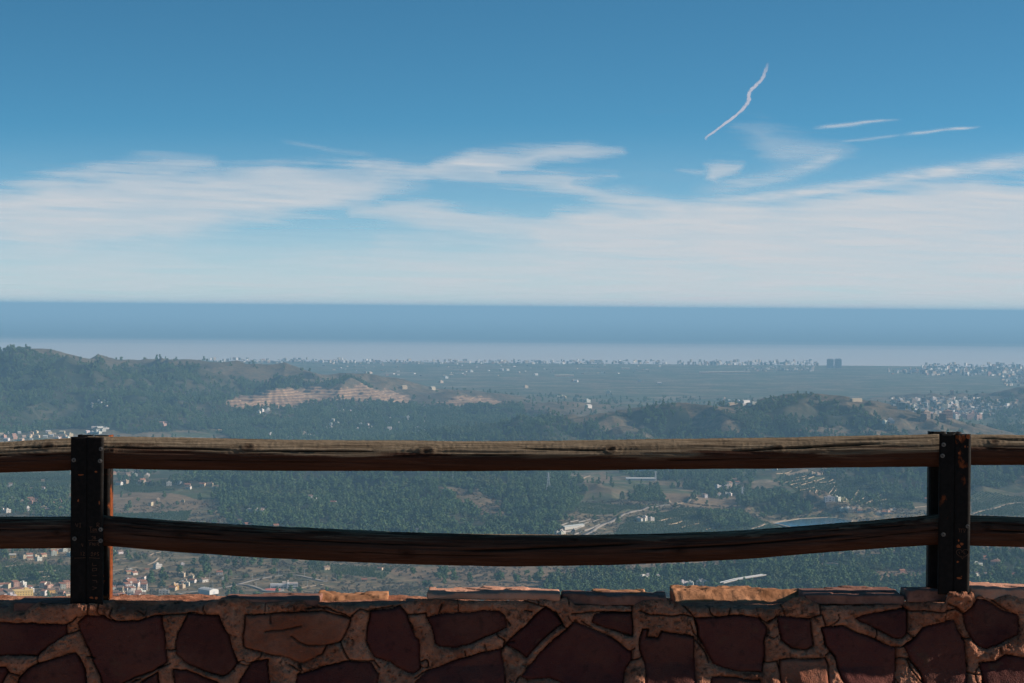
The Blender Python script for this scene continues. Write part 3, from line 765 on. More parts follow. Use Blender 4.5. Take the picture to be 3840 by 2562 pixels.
# broken ledges low on the wall
ledge = sstep(0.60, 0.555, GZ) * sstep(-0.1, 0.35, GX) * (0.5 + 0.5 * fbm2(GX * 30, GZ * 12, 3, 35))
out_s = out_s + 0.006 * ledge * np.abs(fbm2(GX * 40, GZ * 14, 3, 36))
CRACKS = [(W1, [(785, 245), (792, 300), (780, 372)]), (W1, [(585, 455), (640, 420), (690, 385)]), (W1, [(582, 540), (690, 512)]), (W1, [(1470, 682), (1542, 680)]), (W1, [(1410, 380), (1560, 365), (1640, 372), (1700, 362)]), (W1, [(2095, 790), (2190, 812)]),
    (W1, [(330, 740), (330, 800)]), (W1, [(980, 300), (960, 380), (990, 430)]), (W1, [(350, 255), (390, 280), (600, 262)]), (W1, [(1200, 330), (1260, 385)]), (W1, [(1390, 830), (1500, 800)]), (W1, [(1240, 930), (1170, 965)]), (W1, [(760, 740), (830, 745)]), (W1, [(70, 880), (165, 910)]),
    (W2, [(450, 322), (640, 312), (760, 345), (850, 400), (880, 380)]), (W2, [(860, 385), (940, 330), (1010, 345), (1220, 300)]), (W2, [(765, 605), (800, 690), (850, 770), (1060, 772)]), (W2, [(400, 795), (430, 850)]), (W2, [(1360, 372), (1520, 352), (1520, 395)]),
    (W2, [(1655, 282), (1640, 362)]), (W2, [(1872, 680), (1880, 725)]), (W2, [(2040, 640), (2052, 690)]), (W2, [(2190, 670), (2240, 620), (2300, 600)]), (W2, [(1420, 912), (1540, 858)]), (W2, [(100, 520), (260, 500), (420, 470)]), (W2, [(330, 560), (400, 620), (480, 645), (640, 640)]), (W2, [(140, 380), (140, 450)]),
    (W2, [(1060, 765), (1110, 830)]), (W2, [(540, 290), (620, 330)]), (W2, [(320, 800), (420, 860), (400, 900)]), (W3, [(160, 262), (270, 285), (310, 300), (350, 305)]), (W3, [(272, 232), (282, 290)]), (W3, [(430, 340), (500, 460), (530, 492)]), (W3, [(580, 362), (680, 350), (760, 342), (1100, 352)]),
    (W3, [(1105, 292), (1112, 352)]), (W3, [(1180, 340), (1280, 378), (1440, 375), (1640, 392)]), (W3, [(1555, 292), (1600, 340), (1650, 392)]), (W3, [(1980, 320), (1962, 382)]), (W3, [(1655, 400), (1690, 480), (1685, 600)]), (W3, [(1105, 765), (1200, 742)]), (W3, [(660, 430), (755, 482)]), (W3, [(1670, 600), (1740, 680), (1780, 780)]),
    (W3, [(0, 420), (40, 470)]), (W3, [(160, 340), (230, 350)]), (W3, [(1090, 680), (1130, 660)]), (W3, [(2240, 400), (2300, 440), (2350, 420)]), (W4, [(215, 292), (252, 380)]), (W4, [(565, 300), (570, 372)]), (W4, [(480, 405), (580, 372), (612, 462)]), (W4, [(1290, 262), (1302, 330)]),
    (W4, [(1320, 345), (1460, 342), (1600, 345), (1740, 312), (1820, 362)]), (W4, [(1650, 252), (1750, 300), (1815, 352)]), (W4, [(1330, 522), (1392, 582), (1300, 640)]), (W4, [(1220, 652), (1300, 640)]), (W4, [(1805, 572), (1880, 572)]), (W4, [(1840, 872), (1950, 880)]), (W4, [(2140, 652), (2152, 705)]),
    (W4, [(160, 772), (192, 825)]), (W4, [(600, 722), (652, 702), (680, 740)]), (W4, [(1340, 760), (1440, 880), (1460, 960)]), (W4, [(2080, 242), (2220, 330)]), (W4, [(90, 430), (180, 400)]), (W4, [(60, 780), (170, 770)])]
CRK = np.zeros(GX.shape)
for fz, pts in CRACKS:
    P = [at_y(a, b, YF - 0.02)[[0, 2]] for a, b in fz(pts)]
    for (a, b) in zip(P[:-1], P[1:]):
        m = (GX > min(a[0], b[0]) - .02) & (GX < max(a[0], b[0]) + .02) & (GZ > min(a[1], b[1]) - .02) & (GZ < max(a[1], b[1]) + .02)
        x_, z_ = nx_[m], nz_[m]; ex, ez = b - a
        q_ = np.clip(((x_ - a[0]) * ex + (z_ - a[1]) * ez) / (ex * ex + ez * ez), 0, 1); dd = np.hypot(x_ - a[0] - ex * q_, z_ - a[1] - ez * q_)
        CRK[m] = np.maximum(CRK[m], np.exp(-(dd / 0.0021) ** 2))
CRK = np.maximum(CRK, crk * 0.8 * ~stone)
crevice_shade = np.clip(CRK * np.where(stone, 0.35, 0.9) + np.exp(-(SD / 0.0020) ** 2) * (0.10 + 0.5 * sstep(0.35, 0.6, 0.5 + 0.5 * fbm2(GX * 8, GZ * 8, 2, 37))), 0, 1)  # occlusion shade of cracks and joints, painted into the colour
OUT = np.where(stone, out_s, out_m * 1.5 - 0.006 - edge_round * 1.5) - 0.012 * CRK
OUT = OUT - 0.008 * np.exp(-(SD / 0.0022) ** 2) * (0.35 + 0.65 * sstep(0.3, 0.6, 0.5 + 0.5 * fbm2(GX * 8, GZ * 8, 2, 37)))
for pc in (at_y(327, 2250, YF)[0], at_y(3590, 2250, YF)[0]):   # mortar heaped against the post feet
    OUT = OUT + 0.046 * np.exp(-((GX - pc) / 0.062) ** 4) * np.clip(1 - (ztop[None, :] - GZ) / 0.075, 0, 1) ** 0.7 * np.where(stone, 0.3, 1)
lean = (0.785 - GZ) * (0.10 + 0.06 * sstep(-0.3, 1.0, GX))
lean = lean + np.minimum(0.08, np.maximum(0, 0.622 + 0.02 * fbm2(GX * 4, GX * 0, 2, 91) - GZ)) * 0.55 * sstep(-0.75, -0.1, GX) * np.clip(0.75 + 0.9 * fbm2(GX * 10, GZ * 10, 3, 92), 0.1, 1.5)
rnd = 0.012 * (1 - np.clip((ztop[None, :] - GZ) / 0.018, 0, 1)) ** 2
GY = YF - lean - OUT + rnd
# top deck behind the front edge
nt = 34
tt = np.linspace(0, 1, nt)[1:]
yb = 6.335 + 0.008 * fbm2(xs * 7, xs * 0, 3, 44)
DY_ = GY[0][None, :] + (yb - GY[0])[None, :] * tt[:, None]
deck = 0.783 + 0.010 * fbm2(xs * 3, xs * 0, 2, 45) + 0.004
DZ_ = ztop[None, :] * 0 + deck[None, :] + (ztop - deck)[None, :] * np.exp(-(DY_ - GY[0][None, :]) / 0.045) + 0.005 * fbm2(xs[None, :] * 24, DY_ * 24, 4, 46) * np.clip(tt * 6, 0, 1)[:, None]
BZ = np.stack([np.full_like(xs, z) for z in (0.7, 0.3, -0.6)]); BY = np.stack([yb + 0.002] * 3)
VX = np.concatenate([np.broadcast_to(xs, BZ.shape)[::-1], np.broadcast_to(xs, DY_.shape)[::-1], GX]); VY = np.concatenate([BY[::-1], DY_[::-1], GY]); VZ_ = np.concatenate([BZ[::-1], DZ_[::-1], GZ])
sdf = np.concatenate([np.full(BZ.shape, 9.0), np.full(DY_.shape, 9.0), SD]); crev = np.concatenate([np.zeros(BZ.shape), np.zeros(DY_.shape), crevice_shade]); pal = np.concatenate([np.zeros(BZ.shape), np.zeros(DY_.shape), PALE]); tin = np.concatenate([np.zeros(BZ.shape), np.zeros(DY_.shape), TINT])
allf = grid_faces(VX.shape[0], VX.shape[1])[:, ::-1]
vv = np.stack([VX, VY, VZ_], -1).reshape(-1, 3); sf = sdf.ravel(); isst = sf[allf].mean(1) < 0

def mortar_mat():
    t = NT('lime_mortar'); o = t.geo()
    n1 = t.noise(o, 9, 5, 0.6); n2 = t.noise(o, 60, 4, 0.6); n3 = t.noise(o, 260, 3)
    c = t.mix(t.mr(n1, 0.38, 0.62), (0.27, 0.098, 0.053), (0.50, 0.225, 0.135))
    c = t.mix(t.mr(n2, 0.3, 0.7, 0, 0.6), c, (0.15, 0.07, 0.042))
    c = t.mix(t.mr(t.noise(o, 34, 4, 0.6), 0.57, 0.66, 0, 0.8), c, (0.055, 0.030, 0.020))
    c = t.mix(t.mr(t.noise(o, 150, 2, 0.5), 0.66, 0.72, 0, 0.8), c, (0.03, 0.018, 0.012))  # dark specks paint shade into the mortar pits
    c = t.mix(t.mr(t.noise(o, 20, 3, 0.6), 0.60, 0.72, 0, 0.5), c, (0.34, 0.22, 0.15))
    c = t.mix(t.attr('crevice_shade'), c, (0.010, 0.006, 0.005))
    t.col(c); t.rough(0.95); t.b.inputs['Specular IOR Level'].default_value = 0.1
    t.bump(t.math('ADD', t.math('MULTIPLY', n2, 1.6), n3), 1.0, 0.006); return t.m
def stone_mat():
    t = NT('maroon_sandstone'); o = t.geo()
    n1 = t.noise(o, 6, 5, 0.6); n2 = t.noise(o, 45, 4, 0.6)
    a = t.mix(t.attr('tint'), (0.052, 0.015, 0.014), (0.098, 0.028, 0.023))
    a = t.mix(t.mr(n1, 0.4, 0.68, 0, 0.75), a, (0.120, 0.044, 0.030))
    a = t.mix(t.mr(n2, 0.55, 0.72, 0, 0.5), a, (0.016, 0.008, 0.007))
    a = t.mix(t.mr(t.noise(o, 14, 4, 0.6), 0.62, 0.70, 0, 0.5), a, (0.095, 0.05, 0.03))
    p = t.mix(t.mr(n1, 0.4, 0.6), (0.22, 0.072, 0.036), (0.30, 0.125, 0.075))
    p = t.mix(t.mr(n2, 0.5, 0.72, 0, 0.6), p, (0.12, 0.06, 0.04))
    c = t.mix(t.attr('pale'), a, p)
    t.col(t.mix(t.attr('crevice_shade'), c, (0.008, 0.005, 0.005))); t.rough(0.85); t.b.inputs['Specular IOR Level'].default_value = 0.12
    t.bump(t.math('ADD', t.math('MULTIPLY', n1, 2.0), t.math('ADD', n2, t.noise(o, 240, 3))), 0.8, 0.005); return t.m
M_MORTAR = mortar_mat(); M_STONE = stone_mat()
wall = empty('stone_wall', (0, 6.24, 0)); tag(wall, 'low parapet wall of dark maroon stones set in tan mortar, wooden fence on top', 'wall')
def sub_mesh(name, mask, mat_, attrs):
    f = allf[mask]; used = np.unique(f); remap = np.full(len(vv), -1, np.int64); remap[used] = np.arange(len(used))
    return mesh_np(name, vv[used] - np.array([0, 6.24, 0]), remap[f], mat_, wall, attrs={k: v.ravel()[used] for k, v in attrs.items()})
sub_mesh('mortar', ~isst, M_MORTAR, {'crevice_shade': crev})
sub_mesh('face_stones', isst, M_STONE, {'pale': pal, 'tint': tin, 'crevice_shade': crev})

def rough_block(name, x0, x1, y0, y1, z0, z1, mats, res=0.004, amp=0.0024, seed=0, rnd=0.0035, tilt=0.0, fs=26, jag=0.0):
    nx, ny, nz = max(3, int((x1 - x0) / res)), max(3, int((y1 - y0) / res)), max(4, int((z1 - z0) / res))
    nx = min(nx, 150); ny = min(ny, 40); nz = min(nz, 12)
    V = []; F = []; base = 0
    def face(P):
        nonlocal base
        r, c = P.shape[:2]; V.append(P.reshape(-1, 3)); F.append(grid_faces(r, c) + base); base += r * c
    u = np.linspace(0, 1, nx); v = np.linspace(0, 1, ny); w = np.linspace(0, 1, nz)
    def g(a, b, ia, ib, ic, cv):
        A_, B_ = np.meshgrid(a, b); P = np.zeros(A_.shape + (3,)); P[..., ia] = A_; P[..., ib] = B_; P[..., ic] = cv; return P
    face(g(u, v, 0, 1, 2, 1.0)); face(g(u, v, 0, 1, 2, 0.0)[::-1]); face(g(u, w, 0, 2, 1, 0.0)); face(g(u, w, 0, 2, 1, 1.0)[::-1]); face(g(v, w, 1, 2, 0, 1.0)); face(g(v, w, 1, 2, 0, 0.0)[::-1])
    P = np.concatenate(V); F = np.concatenate(F)
    L = np.array([x1 - x0, y1 - y0, z1 - z0]); Q = P * L
    # rounded edges
    c = np.clip(Q, rnd, L - rnd); dlt = Q - c; n = np.linalg.norm(dlt, axis=1)[:, None]
    Q = c + dlt / np.maximum(n, 1e-9) * np.minimum(n, rnd)
    W = Q + np.array([x0, y0, z0])
    wx = fbm3(W[:, 0] * 6, W[:, 1] * 6, W[:, 2] * 6, 2, seed + 3); 
    big = fbm3(W[:, 0] * fs, W[:, 1] * fs, W[:, 2] * fs, 4, seed); bz = fbm3(W[:, 0] * fs + 9, W[:, 1] * fs, W[:, 2] * fs * .6, 4, seed + 9)
    W[:, 2] += bz * amp + tilt * (P[:, 0] - 0.5) + 0.0035 * np.round(2.5 * fbm3(W[:, 0] * 6 + seed, W[:, 1] * 9, W[:, 2] * 0, 3, seed + 1)) * P[:, 2] + 0.002 * fbm3(W[:, 0] * 5 + seed, W[:, 1] * 3, W[:, 2] * 0, 3, seed + 2)
    W[:, 1] += (P[:, 2] * jag * 3.2 if jag else 0) + big * amp * (2.4 if fs < 40 else 1.3) + wx * 0.012 + (jag * fbm3(W[:, 0] * 14, W[:, 0] * 0, W[:, 2] * 20, 3, seed + 6) if jag else 0)
    W[:, 0] += fbm3(W[:, 1] * 20, W[:, 2] * 20, W[:, 0] * 5, 3, seed + 5) * 0.010
    W -= np.array([0, 6.24, 0])
    # weld the seams
    key = np.round(P * 4096).astype(np.int64); key = key[:, 0] * 10**9 + key[:, 1] * 10**4 * 3 + key[:, 2]
    uq, first, inv = np.unique(key, return_index=True, return_inverse=True)
    return mesh_np(name, W[first], inv[F], mats, wall)

def slab_stone_mat(name, c1, c2, c3):
    t = NT(name); o = t.geo()
    n1 = t.noise(o, 14, 5, 0.65); n2 = t.noise(o, 90, 4, 0.6)
    c = t.mix(t.mr(n1, 0.32, 0.68), c1, c2); c = t.mix(t.mr(n2, 0.55, 0.75, 0, 0.6), c, c3)
    t.col(c); t.rough(0.9); t.b.inputs['Specular IOR Level'].default_value = 0.12
    t.bump(t.math('ADD', n2, t.noise(o, 300, 3)), 0.6, 0.003); return t.m
M_SLATE = slab_stone_mat('purple_red_slab', (0.13, 0.060, 0.046), (0.25, 0.12, 0.085), (0.07, 0.036, 0.03))
M_PINK = slab_stone_mat('pink_slab', (0.40, 0.19, 0.125), (0.52, 0.27, 0.18), (0.28, 0.14, 0.095))
M_YELLOW = slab_stone_mat('yellow_rough_rock', (0.16, 0.066, 0.028), (0.43, 0.205, 0.105), (0.09, 0.038, 0.018))  # dark tones paint shadowed crevices into the rock
def cap(px0, px1, vf, vb, thick, mat_, yf=6.15, label=None, yb=None, **kw):
    a = at_y((px0 + px1) / 2, vf, yf); z1 = a[2]
    Yb = yb or (1.65 - z1) / ((vb - 1153 - 0.00785 * ((px0 + px1) / 2 - 1920)) / 8000.0)
    Yb = min(max(Yb, yf + 0.05), 6.34)
    x0 = at_y(px0, vf, yf)[0]; x1 = at_y(px1, vf, yf)[0]
    o = rough_block('capstone', x0, x1, yf, Yb, z1 - thick, z1, mat_, seed=int(px0) % 97, **kw)
    if label: o['label'] = label
    return o
cap(51, 266, 2262, 2241, 0.030, M_SLATE, 6.155, label='flat dark red capstone')
cap(-260, 30, 2278, 2262, 0.03, M_SLATE, 6.17)
cap(836, 1190, 2247, 2226, 0.020, M_SLATE, 6.158, label='flat dark slab capstone')
cap(1180, 1452, 2238, 2227, 0.032, M_YELLOW, 6.238, label='rough yellow capstone', yb=6.33, amp=0.004, rnd=0.005, jag=0.015, fs=55)
cap(1425, 1515, 2250, 2246, 0.02, M_YELLOW, 6.25, yb=6.33, amp=0.003, rnd=0.004, fs=50)
cap(1600, 2098, 2227, 2206, 0.019, M_PINK, 6.152, label='smooth pink slab capstone', rnd=0.004)
cap(2108, 2500, 2233, 2216, 0.030, M_SLATE, 6.152, label='thick dark slab capstone')
cap(2225, 2420, 2222, 2210, 0.02, M_YELLOW, 6.235, yb=6.32, amp=0.003)
cap(2527, 3025, 2226, 2217, 0.034, M_YELLOW, 6.238, label='long rough yellow capstone', yb=6.33, amp=0.0042, rnd=0.005, jag=0.016, fs=55)
cap(3018, 3390, 2233, 2203, 0.028, M_SLATE, 6.150, label='dark red slab capstone')
cap(3400, 3548, 2221, 2204, 0.030, M_SLATE, 6.152)
cap(3640, 3985, 2213, 2190, 0.028, M_PINK, 6.155, label='pink slab capstone past the post')
cap(415, 800, 2262, 2253, 0.02, M_MORTAR, 6.20, yb=6.335, amp=0.003)

# ------------------------------------------------------------------ the fence: round rails between pairs of steel plates
fence = empty('wooden_fence', (0, 6.17, 0.8))
tag(fence, 'two weathered log rails bolted between dark steel posts on the stone parapet', 'fence')
FO = np.array([0, 6.17, 0.8])
def wood_mat():
    t = NT('weathered_pine')
    o = t.pos('Object', (1.2, 22, 22)); n1 = t.noise(o, 3.0, 6, 0.65, 0.8); o2 = t.pos('Object', (1.0, 60, 60)); n2 = t.noise(o2, 3.5, 5, 0.6, 0.3)
    o3 = t.pos('Object', (26, 8, 8)); n3 = t.noise(o3, 3.0, 3)
    big = t.noise(t.pos('Object', (1, 2, 2)), 3, 3)
    w = t.mr(t.math('ADD', t.attr('weather'), t.mr(n1, 0.3, 0.7, -0.35, 0.35)), 0.32, 0.62)
    grey = t.mix(t.mr(n2, 0.3, 0.7), (0.085, 0.060, 0.038), (0.27, 0.205, 0.14))
    grey = t.mix(t.mr(n1, 0.5, 0.72, 0, 0.6), grey, (0.07, 0.045, 0.03))
    red = t.mix(t.mr(n1, 0.35, 0.65), (0.044, 0.021, 0.015), (0.10, 0.050, 0.034))
    red = t.mix(t.mr(big, 0.4, 0.65, 0, 0.8), red, (0.058, 0.027, 0.017))
    red = t.mix(t.mr(n2, 0.55, 0.75, 0, 0.5), red, (0.022, 0.011, 0.008))
    c = t.mix(w, red, grey)
    c = t.mix(t.attr('crack'), c, (0.010, 0.006, 0.004)); c = t.mix(t.math('MULTIPLY', t.attr('knot'), 0.9), c, (0.026, 0.013, 0.009))
    t.col(c); t.rough(0.95); t.b.inputs['Specular IOR Level'].default_value = 0.04
    t.bump(t.math('ADD', t.math('MULTIPLY', n1, 1.5), t.math('ADD', n2, t.math('MULTIPLY', n3, 0.35))), 1.0, 0.005); return t.m
M_WOOD = wood_mat()
YR = 6.169
def log(name, pts, seed, cracks, knots, label=None):
    lower = pts[0][1] > 1150
    """pts: (x, top y, bottom y) in the 2350-wide photo"""
    pts = np.array(pts, float)
    q = np.linspace(pts[0, 0], pts[-1, 0], max(60, int((pts[-1, 0] - pts[0, 0]) / 2.3)))
    tp_ = np.interp(q, pts[:, 0], pts[:, 1]); bt = np.interp(q, pts[:, 0], pts[:, 2])
    k = min(61, len(q) // 6 * 2 + 1); ker = np.hanning(k + 2)[1:-1]; ker /= ker.sum()
    sm = lambda a: np.convolve(np.pad(a, k // 2, 'reflect', reflect_type='odd'), ker, 'valid')
    tp_, bt = sm(tp_), sm(bt)
    A_ = np.array([at_y(a * S, b * S, YR) for a, b in zip(q, tp_)]); B_ = np.array([at_y(a * S, b * S, YR) for a, b in zip(q, bt)])
    c = (A_ + B_) / 2; rad = (A_[:, 2] - B_[:, 2]) / 2
    x = c[:, 0]; nt_ = 96; th = np.linspace(0, 2 * math.pi, nt_, endpoint=False)   # 0 = top, pi/2 = towards the lookout
    TH, XX = np.meshgrid(th, x)
    per = lambda f1, f2, s, o: fbm3(XX * f1 + 31 * seed, np.cos(TH) * f2, np.sin(TH) * f2, o, s)
    r = rad[:, None] + 0.0026 * per(2.2, 3.0, seed, 4) + 0.0020 * per(4, 14, seed + 1, 4) - 0.0022 * np.exp(-(per(1.6, 7, seed + 8, 3) / 0.035) ** 2)
    up = np.cos(TH)
    r += 0.0007 * per(130, 3, seed + 2, 2) * sstep(0.1, 0.6, up)
    wth = np.clip(0.5 + 0.9 * (up - 0.22) + 0.35 * per(1.6, 1.5, seed + 3, 3) - (0.62 - 0.5 * (np.sin(TH) < -0.1)) * lower, 0, 1)
    crack = np.zeros(XX.shape)
    for (a, b, t0, t1, dep, wid) in cracks:
        xa, xb = at_y(a * S, 1700, YR)[0], at_y(b * S, 1700, YR)[0]
        s = (XX - xa) / (xb - xa); win = sstep(0, 0.18, s) * sstep(1, 0.8, s)
        tc = t0 + (t1 - t0) * s + 0.06 * fbm2(XX * 9, XX * 0 + seed, 3, seed + 50)
        gsh = np.exp(-((TH - tc) / wid) ** 2) * win
        crack = np.maximum(crack, gsh); r -= dep * gsh
        r += 0.0012 * np.exp(-((TH - tc + wid * 2.2) / (wid * 1.6)) ** 2) * win
    kn = np.zeros(XX.shape)
    for (a, tk, sz) in knots:
        xk = at_y(a * S, 1700, YR)[0]
        dd = np.hypot((XX - xk) / (sz * 1.5), (TH - tk) * rad[:, None] / sz)
        e = np.exp(-dd ** 2); kn = np.maximum(kn, np.exp(-(dd * 1.5) ** 2) * 0.9 + 0.25 * np.clip(np.cos(dd * 9), 0, 1) * np.exp(-dd * 1.1)); r += 0.0035 * e - 0.003 * np.exp(-(dd * 3) ** 2) + 0.0008 * np.cos(dd * 9) * np.exp(-dd * 0.7)
    bow = (0.030 * np.sin(math.pi * np.clip((XX - x[0]) / (x[-1] - x[0]), 0, 1)) if (lower and len(pts) > 9) else 0.0)
    yy = YR + bow - np.sin(TH) * np.minimum(r, 0.0475 + (r - 0.0475) * 0.6); zz = c[:, 2][:, None] + up * r
    V = np.stack([XX, yy, zz], -1).reshape(-1, 3) - FO
    n_ = len(x)
    caps = np.array([[i for i in range(nt_)][::-1], [(n_ - 1) * nt_ + i for i in range(nt_)]])
    o = mesh_np(name, V, [grid_faces(n_, nt_, wrap=True), caps], M_WOOD, fence, attrs={'weather': wth, 'crack': np.clip(crack * 1.2, 0, 1), 'knot': np.clip(kn, 0, 1)})
    if label: o['label'] = label
    return o
H = math.pi / 2
log('rail', [(-420, 1026, 1092), (0, 1016, 1085), (100, 1008, 1082), (197, 1004, 1079)], 3, [(20, 190, 0.9, 1.0, .006, .04), (-300, 60, 1.3, 1.4, .006, .04), (60, 195, 1.45, 1.5, .004, .03)], [(115, 0.9, .018)], 'upper rail, frayed grey top')
log('rail', [(200, 1002, 1075), (400, 1005, 1078), (600, 1009, 1080), (900, 1012, 1080.5), (1175, 1013, 1081), (1500, 1010, 1078), (1800, 1005, 1075), (2000, 1001, 1072.5), (2192, 997, 1069.5)], 7,
    [(230, 560, 1.12, 1.22, .007, .045), (520, 900, 1.28, 1.2, .006, .04), (1180, 1400, 0.95, 1.15, .006, .04), (1650, 2050, 1.35, 0.95, .009, .05), (1900, 2180, 0.62, 0.5, .006, .05), (880, 1250, 1.5, 1.45, .004, .03), (300, 800, 1.9, 1.95, .003, .03), (1500, 1900, 1.9, 1.8, .003, .03)],
    [(573, 1.0, .017), (980, 1.15, .020), (1400, 1.1, .015), (262, 1.35, .008), (1780, 1.2, .016)], 'upper rail, straight and sun-bleached on top')
log('rail', [(2196, 997, 1067), (2350, 999, 1066), (2700, 1006, 1070)], 11, [(2220, 2500, 0.6, 0.9, .008, .05), (2240, 2400, 1.4, 1.5, .004, .03)], [(2275, 0.95, .014)], 'upper rail, split along its top')
log('rail', [(-420, 1190, 1266), (0, 1187, 1260), (100, 1186, 1259), (197, 1185, 1257)], 13, [(-100, 190, 1.2, 1.3, .004, .03)], [(140, 1.5, .013)], 'lower rail')
log('rail', [(200, 1180, 1249), (250, 1184, 1254), (400, 1195, 1267), (600, 1208, 1281), (800, 1218, 1292), (960, 1225, 1299), (1175, 1230, 1303), (1350, 1231, 1300), (1500, 1229, 1295), (1700, 1220, 1285),
            (1900, 1204, 1268), (2050, 1191, 1256), (2192, 1177, 1245)], 17,
    [(250, 560, 1.0, 1.25, .006, .035), (560, 1100, 1.3, 1.2, .005, .035), (1040, 1500, 1.55, 1.0, .010, .055), (1430, 2000, 1.5, 1.35, .010, .05), (250, 700, 0.7, 0.95, .004, .03), (1700, 2180, 0.8, 1.1, .005, .03), (700, 1200, 1.9, 1.8, .003, .03), (250, 620, 1.5, 1.6, .004, .03), (1900, 2190, 1.75, 1.5, .004, .03)],
    [(418, 1.35, .020), (935, 1.75, .022), (1560, 1.6, .020), (1320, 0.75, .010)], 'lower rail, bowed downwards with long splits')
log('rail', [(2196, 1182, 1251), (2230, 1183, 1252), (2350, 1188, 1255), (2700, 1200, 1270)], 19, [(2220, 2600, 1.4, 1.5, .007, .04), (2230, 2400, 0.9, 1.0, .004, .03)], [(2260, 1.3, .014)], 'lower rail')

def steel_mat():
    t = NT('rusty_black_steel'); o = t.pos('Object')
    n1 = t.noise(o, 11, 5, 0.65); n2 = t.noise(o, 70, 4, 0.6); n0 = t.noise(t.pos('Object', (30, 30, 9)), 1.0, 3)
    rust = t.mix(t.mr(n2, 0.3, 0.7), (0.075, 0.018, 0.006), (0.20, 0.052, 0.015))
    bl = t.mix(t.mr(n2, 0.4, 0.7), (0.004, 0.0035, 0.003), (0.011, 0.008, 0.007))
    f = t.mr(t.math('ADD', t.mr(n1, 0.3, 0.7, 0, 1), t.math('ADD', t.attr('rust'), t.mr(n0, 0.3, 0.7, -0.25, 0.25))), 1.05, 1.2)
    t.col(t.mix(f, bl, rust)); t.rough(t.mix(f, (0.65,) * 3, (0.9,) * 3)); t.b.inputs['Specular IOR Level'].default_value = 0.12
    t.bump(n2, 0.4, 0.002); return t.m
M_STEEL = steel_mat()
M_SCREW = simple('zinc_screw', (0.13, 0.12, 0.11), 0.45, 0.6, 0.3, 200)
M_SCRATCH = simple('bare_scratch', (0.10, 0.045, 0.024), 0.8)
M_ORANGE = simple('rust_patch', (0.26, 0.07, 0.022), 0.9, 0, 0.3, 120)

def plate(name, x0, x1, y0, y1, z0, z1, rust, parent):
    nx, nz = 6, 60
    m = MB()
    me = None
    X_ = np.linspace(x0, x1, nx); Z_ = np.linspace(z0, z1, nz)
    ring = [(x, y0) for x in X_] + [(x, y1) for x in X_[::-1]]
    b = 0.0006
    V = np.array([[(p[0], p[1], z) for p in ring] for z in Z_]).reshape(-1, 3) - FO
    n = len(ring)
    caps = [tuple(range(n))[::-1], tuple(range((nz - 1) * n, nz * n))]
    zz = V[:, 2] + FO[2]
    o = mesh_np(name, V, [grid_faces(nz, n, wrap=True), np.array(caps)], M_STEEL, parent, smooth=False, attrs={'rust': rust(V[:, 0] + FO[0], zz)})
    return o

def ring_screw(px, py, y, parent, r=0.0062):
    c = at_y(px, py, y) - FO
    m = MB()
    m.tube(c + np.array([0, 0.001, 0]), c + np.array([0, -0.0015, 0]), r, r, 20)
    m.tube(c + np.array([0, -0.0015, 0]), c + np.array([0, -0.0035, 0]), r * 0.62, r * 0.50, 16)
    for s in (-1, 1):
        a = c + np.array([-r * .3, -0.0037, -s * r * .3]); b = c + np.array([r * .3, -0.0037, s * r * .3])
        m.tube(a, b, r * 0.09, r * 0.09, 4, mi=1)
    return m.build('screw', [M_SCREW, M_STEEL], parent)

def post(vfoot, pxl, pxs, pxr, vt, rxl, rxs, rxr, rvt, label, screws, rust):
    p = empty('post'); p.parent = fence; p['label'] = label
    y0, y1 = 6.1145, 6.1205
    zt = at_y(pxs, vt, y0)[2]; z0 = at_y(pxs, vfoot, y0)[2]
    xl, xm, xr = (at_y(a, vt, y0)[0] for a in (pxl, pxs, pxr))
    plate('front_plate', xl, xm + 0.0006, y0 + 0.0009, y1 + 0.0009, z0, zt, lambda x, z: rust(x, z, 0), p)
    plate('front_plate', xm, xr, y0, y1, z0, zt - 0.0005, lambda x, z: rust(x, z, 1), p)
    Y0, Y1 = 6.2185, 6.2245
    ZT = at_y(rxs, rvt, Y0)[2]
    XL, XM, XR = (at_y(a, rvt, Y0)[0] for a in (rxl, rxs, rxr))
    plate('rear_plate', XL, XM - 0.0012, Y0, Y1, z0, ZT, lambda x, z: x * 0 + 0.1, p)
    plate('rear_plate', XM + 0.0012, XR, Y0 + .0008, Y1 + .0008, z0, ZT - 0.001, lambda x, z: x * 0 + 0.45, p)
    plate('rear_flange', XR - 0.0045, XR + 0.0015, Y1 + 0.0012, Y1 + 0.045, z0, ZT - 0.002, lambda x, z: x * 0 + 0.62 + 0.3 * (z < 1.1), p)
    plate('rear_flange', XL - 0.0015, XL + 0.0045, Y1 + 0.0004, Y1 + 0.045, z0, ZT - 0.0015, lambda x, z: x * 0 + 0.2, p)
    for s in screws: ring_screw(s[0], s[1], y0, p)
    return p, (xl, xm, xr, y0)
z5 = lambda a, b: (200 + a / 2.307, 1600 + b / 2.307)
z6 = lambda a, b: (3400 + a / 2.376, 1590 + b / 2.376)
pl, gl = post(2268, 266, 327, 388, 1639, 292, 352, 411.5, 1631, 'dark post scratched with letters, orange rust on its rear flange',
              [z5(413, 193), z5(177, 290), z5(405, 297), z5(183, 970), z5(410, 890), z5(410, 988)], lambda x, z, k: x * 0 + 0.02 + 0.25 * k * (z < 0.83))
pr, gr = post(2230, 3524, 3583, 3642, 1627, 3493, 3550, 3606, 1619, 'black post with bright rust spots and a scratched heart',
              [z6(330, 185), z6(320, 284), z6(328, 985), z6(545, 912)], lambda x, z, k: x * 0 + 0.05 + k * (0.0 + 0.20 * (z > 1.20)))
